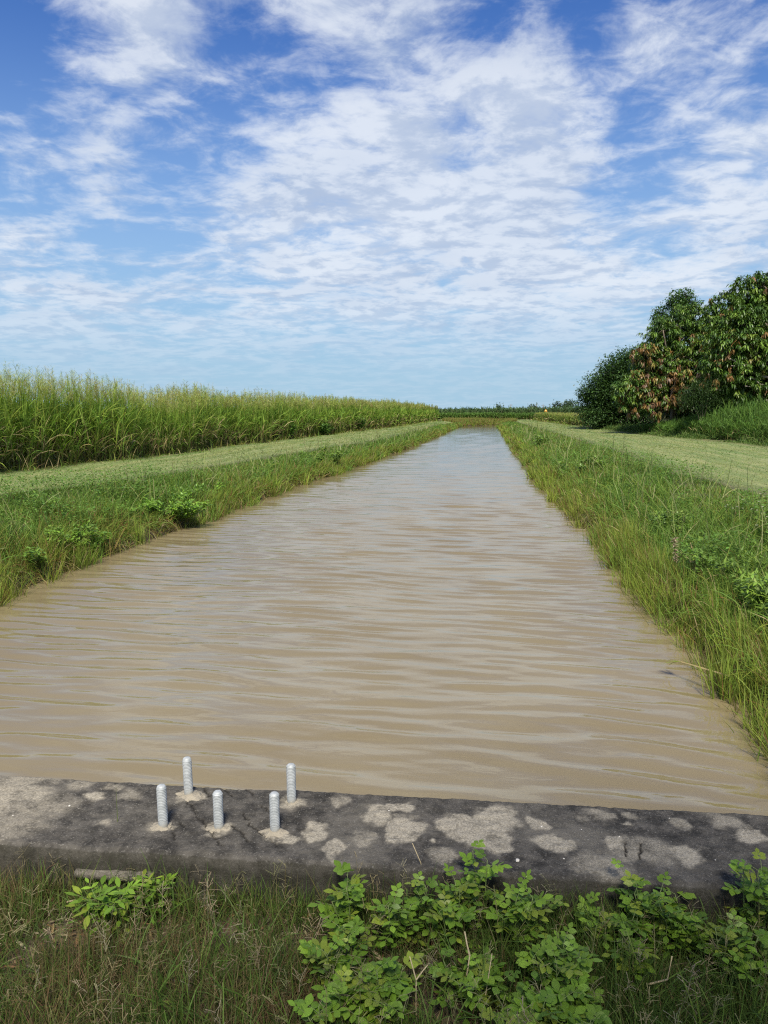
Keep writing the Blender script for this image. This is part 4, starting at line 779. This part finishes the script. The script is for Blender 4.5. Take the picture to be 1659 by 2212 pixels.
CSH, CLT, TINT, HORC = (2.2, 2.65, 3.45), (4.3, 4.5, 4.75), (.225, .38, .65), (1.85, 2.8, 3.55)
fld = None
def blob(u, v, deg, w):
    global fld
    d = ray(u, v); d = d/np.linalg.norm(d); blobd(d, deg, w)
def blobd(d, deg, w):
    global fld
    n = N_(nt, 'ShaderNodeVectorMath', operation='DOT_PRODUCT'); L(dv, n.inputs[0]); n.inputs[1].default_value = tuple(d)
    k = 1/(R(deg)**2); x = mth(nt, 'EXPONENT', mth(nt, 'MULTIPLY', mth(nt, 'SUBTRACT', n.outputs['Value'], 1.0), k)); x = mth(nt, 'MULTIPLY', x, w)
    fld = x if fld is None else mth(nt, 'ADD', fld, x)
for q in CLOUDS: blob(*q)
blobd((0, -.8, .6), 45, .55)                                          # the cloud the sun stands behind
elev = mapr(nt, zc, .06, .42, ELEV, .0); fade = mapr(nt, zc, .03, .16)
def height(a, b): return mth(nt, 'ADD', mth(nt, 'MULTIPLY', mth(nt, 'SUBTRACT', a, .5), AMPA), mth(nt, 'MULTIPLY', mth(nt, 'SUBTRACT', b, .5), AMPB))
hA, hA2 = height(nA, nB), height(nA2, nB2)
den = mth(nt, 'ADD', mth(nt, 'ADD', hA, fld), elev)
cov = mapr(nt, den, C0, C1); cov = mth(nt, 'MULTIPLY', cov, mth(nt, 'ADD', mth(nt, 'MULTIPLY', fade, .72), .18)); cov = mth(nt, 'MULTIPLY', cov, .95)
shade = mapr(nt, mth(nt, 'SUBTRACT', hA, hA2), -.22, .16); thick = mapr(nt, den, .15, .70)
lit = mth(nt, 'ADD', mth(nt, 'MULTIPLY', shade, .55), mth(nt, 'MULTIPLY', mth(nt, 'SUBTRACT', 1.0, thick), .2))
lit = mth(nt, 'ADD', lit, mth(nt, 'MULTIPLY', mapr(nt, noise(nt, pl, 1.1, 3), .38, .62, 1., 0.), .25))
ccol = mixc(nt, lit, CSH, CLT)
clear = mixc(nt, 1.0, sky.outputs[0], TINT, 'MULTIPLY')
clear = mixc(nt, mapr(nt, zc, .46, .0, 0, .94), clear, HORC)
L(mixc(nt, cov, clear, ccol), bg.inputs['Color'])
vs = SC.view_settings; SC.display_settings.display_device = 'sRGB'; vs.view_transform = 'Standard'; vs.look = 'None'; vs.exposure = 0.62; vs.gamma = 1.0; vs.use_curve_mapping = False
SC.cycles.use_denoising = False; SC.cycles.filter_width = 1.2; SC.cycles.max_bounces = 8; SC.cycles.diffuse_bounces = 3; SC.cycles.glossy_bounces = 3; SC.cycles.transmission_bounces = 4; SC.cycles.caustics_reflective = False; SC.cycles.caustics_refractive = False
SC.cycles.sample_clamp_indirect = 6.0
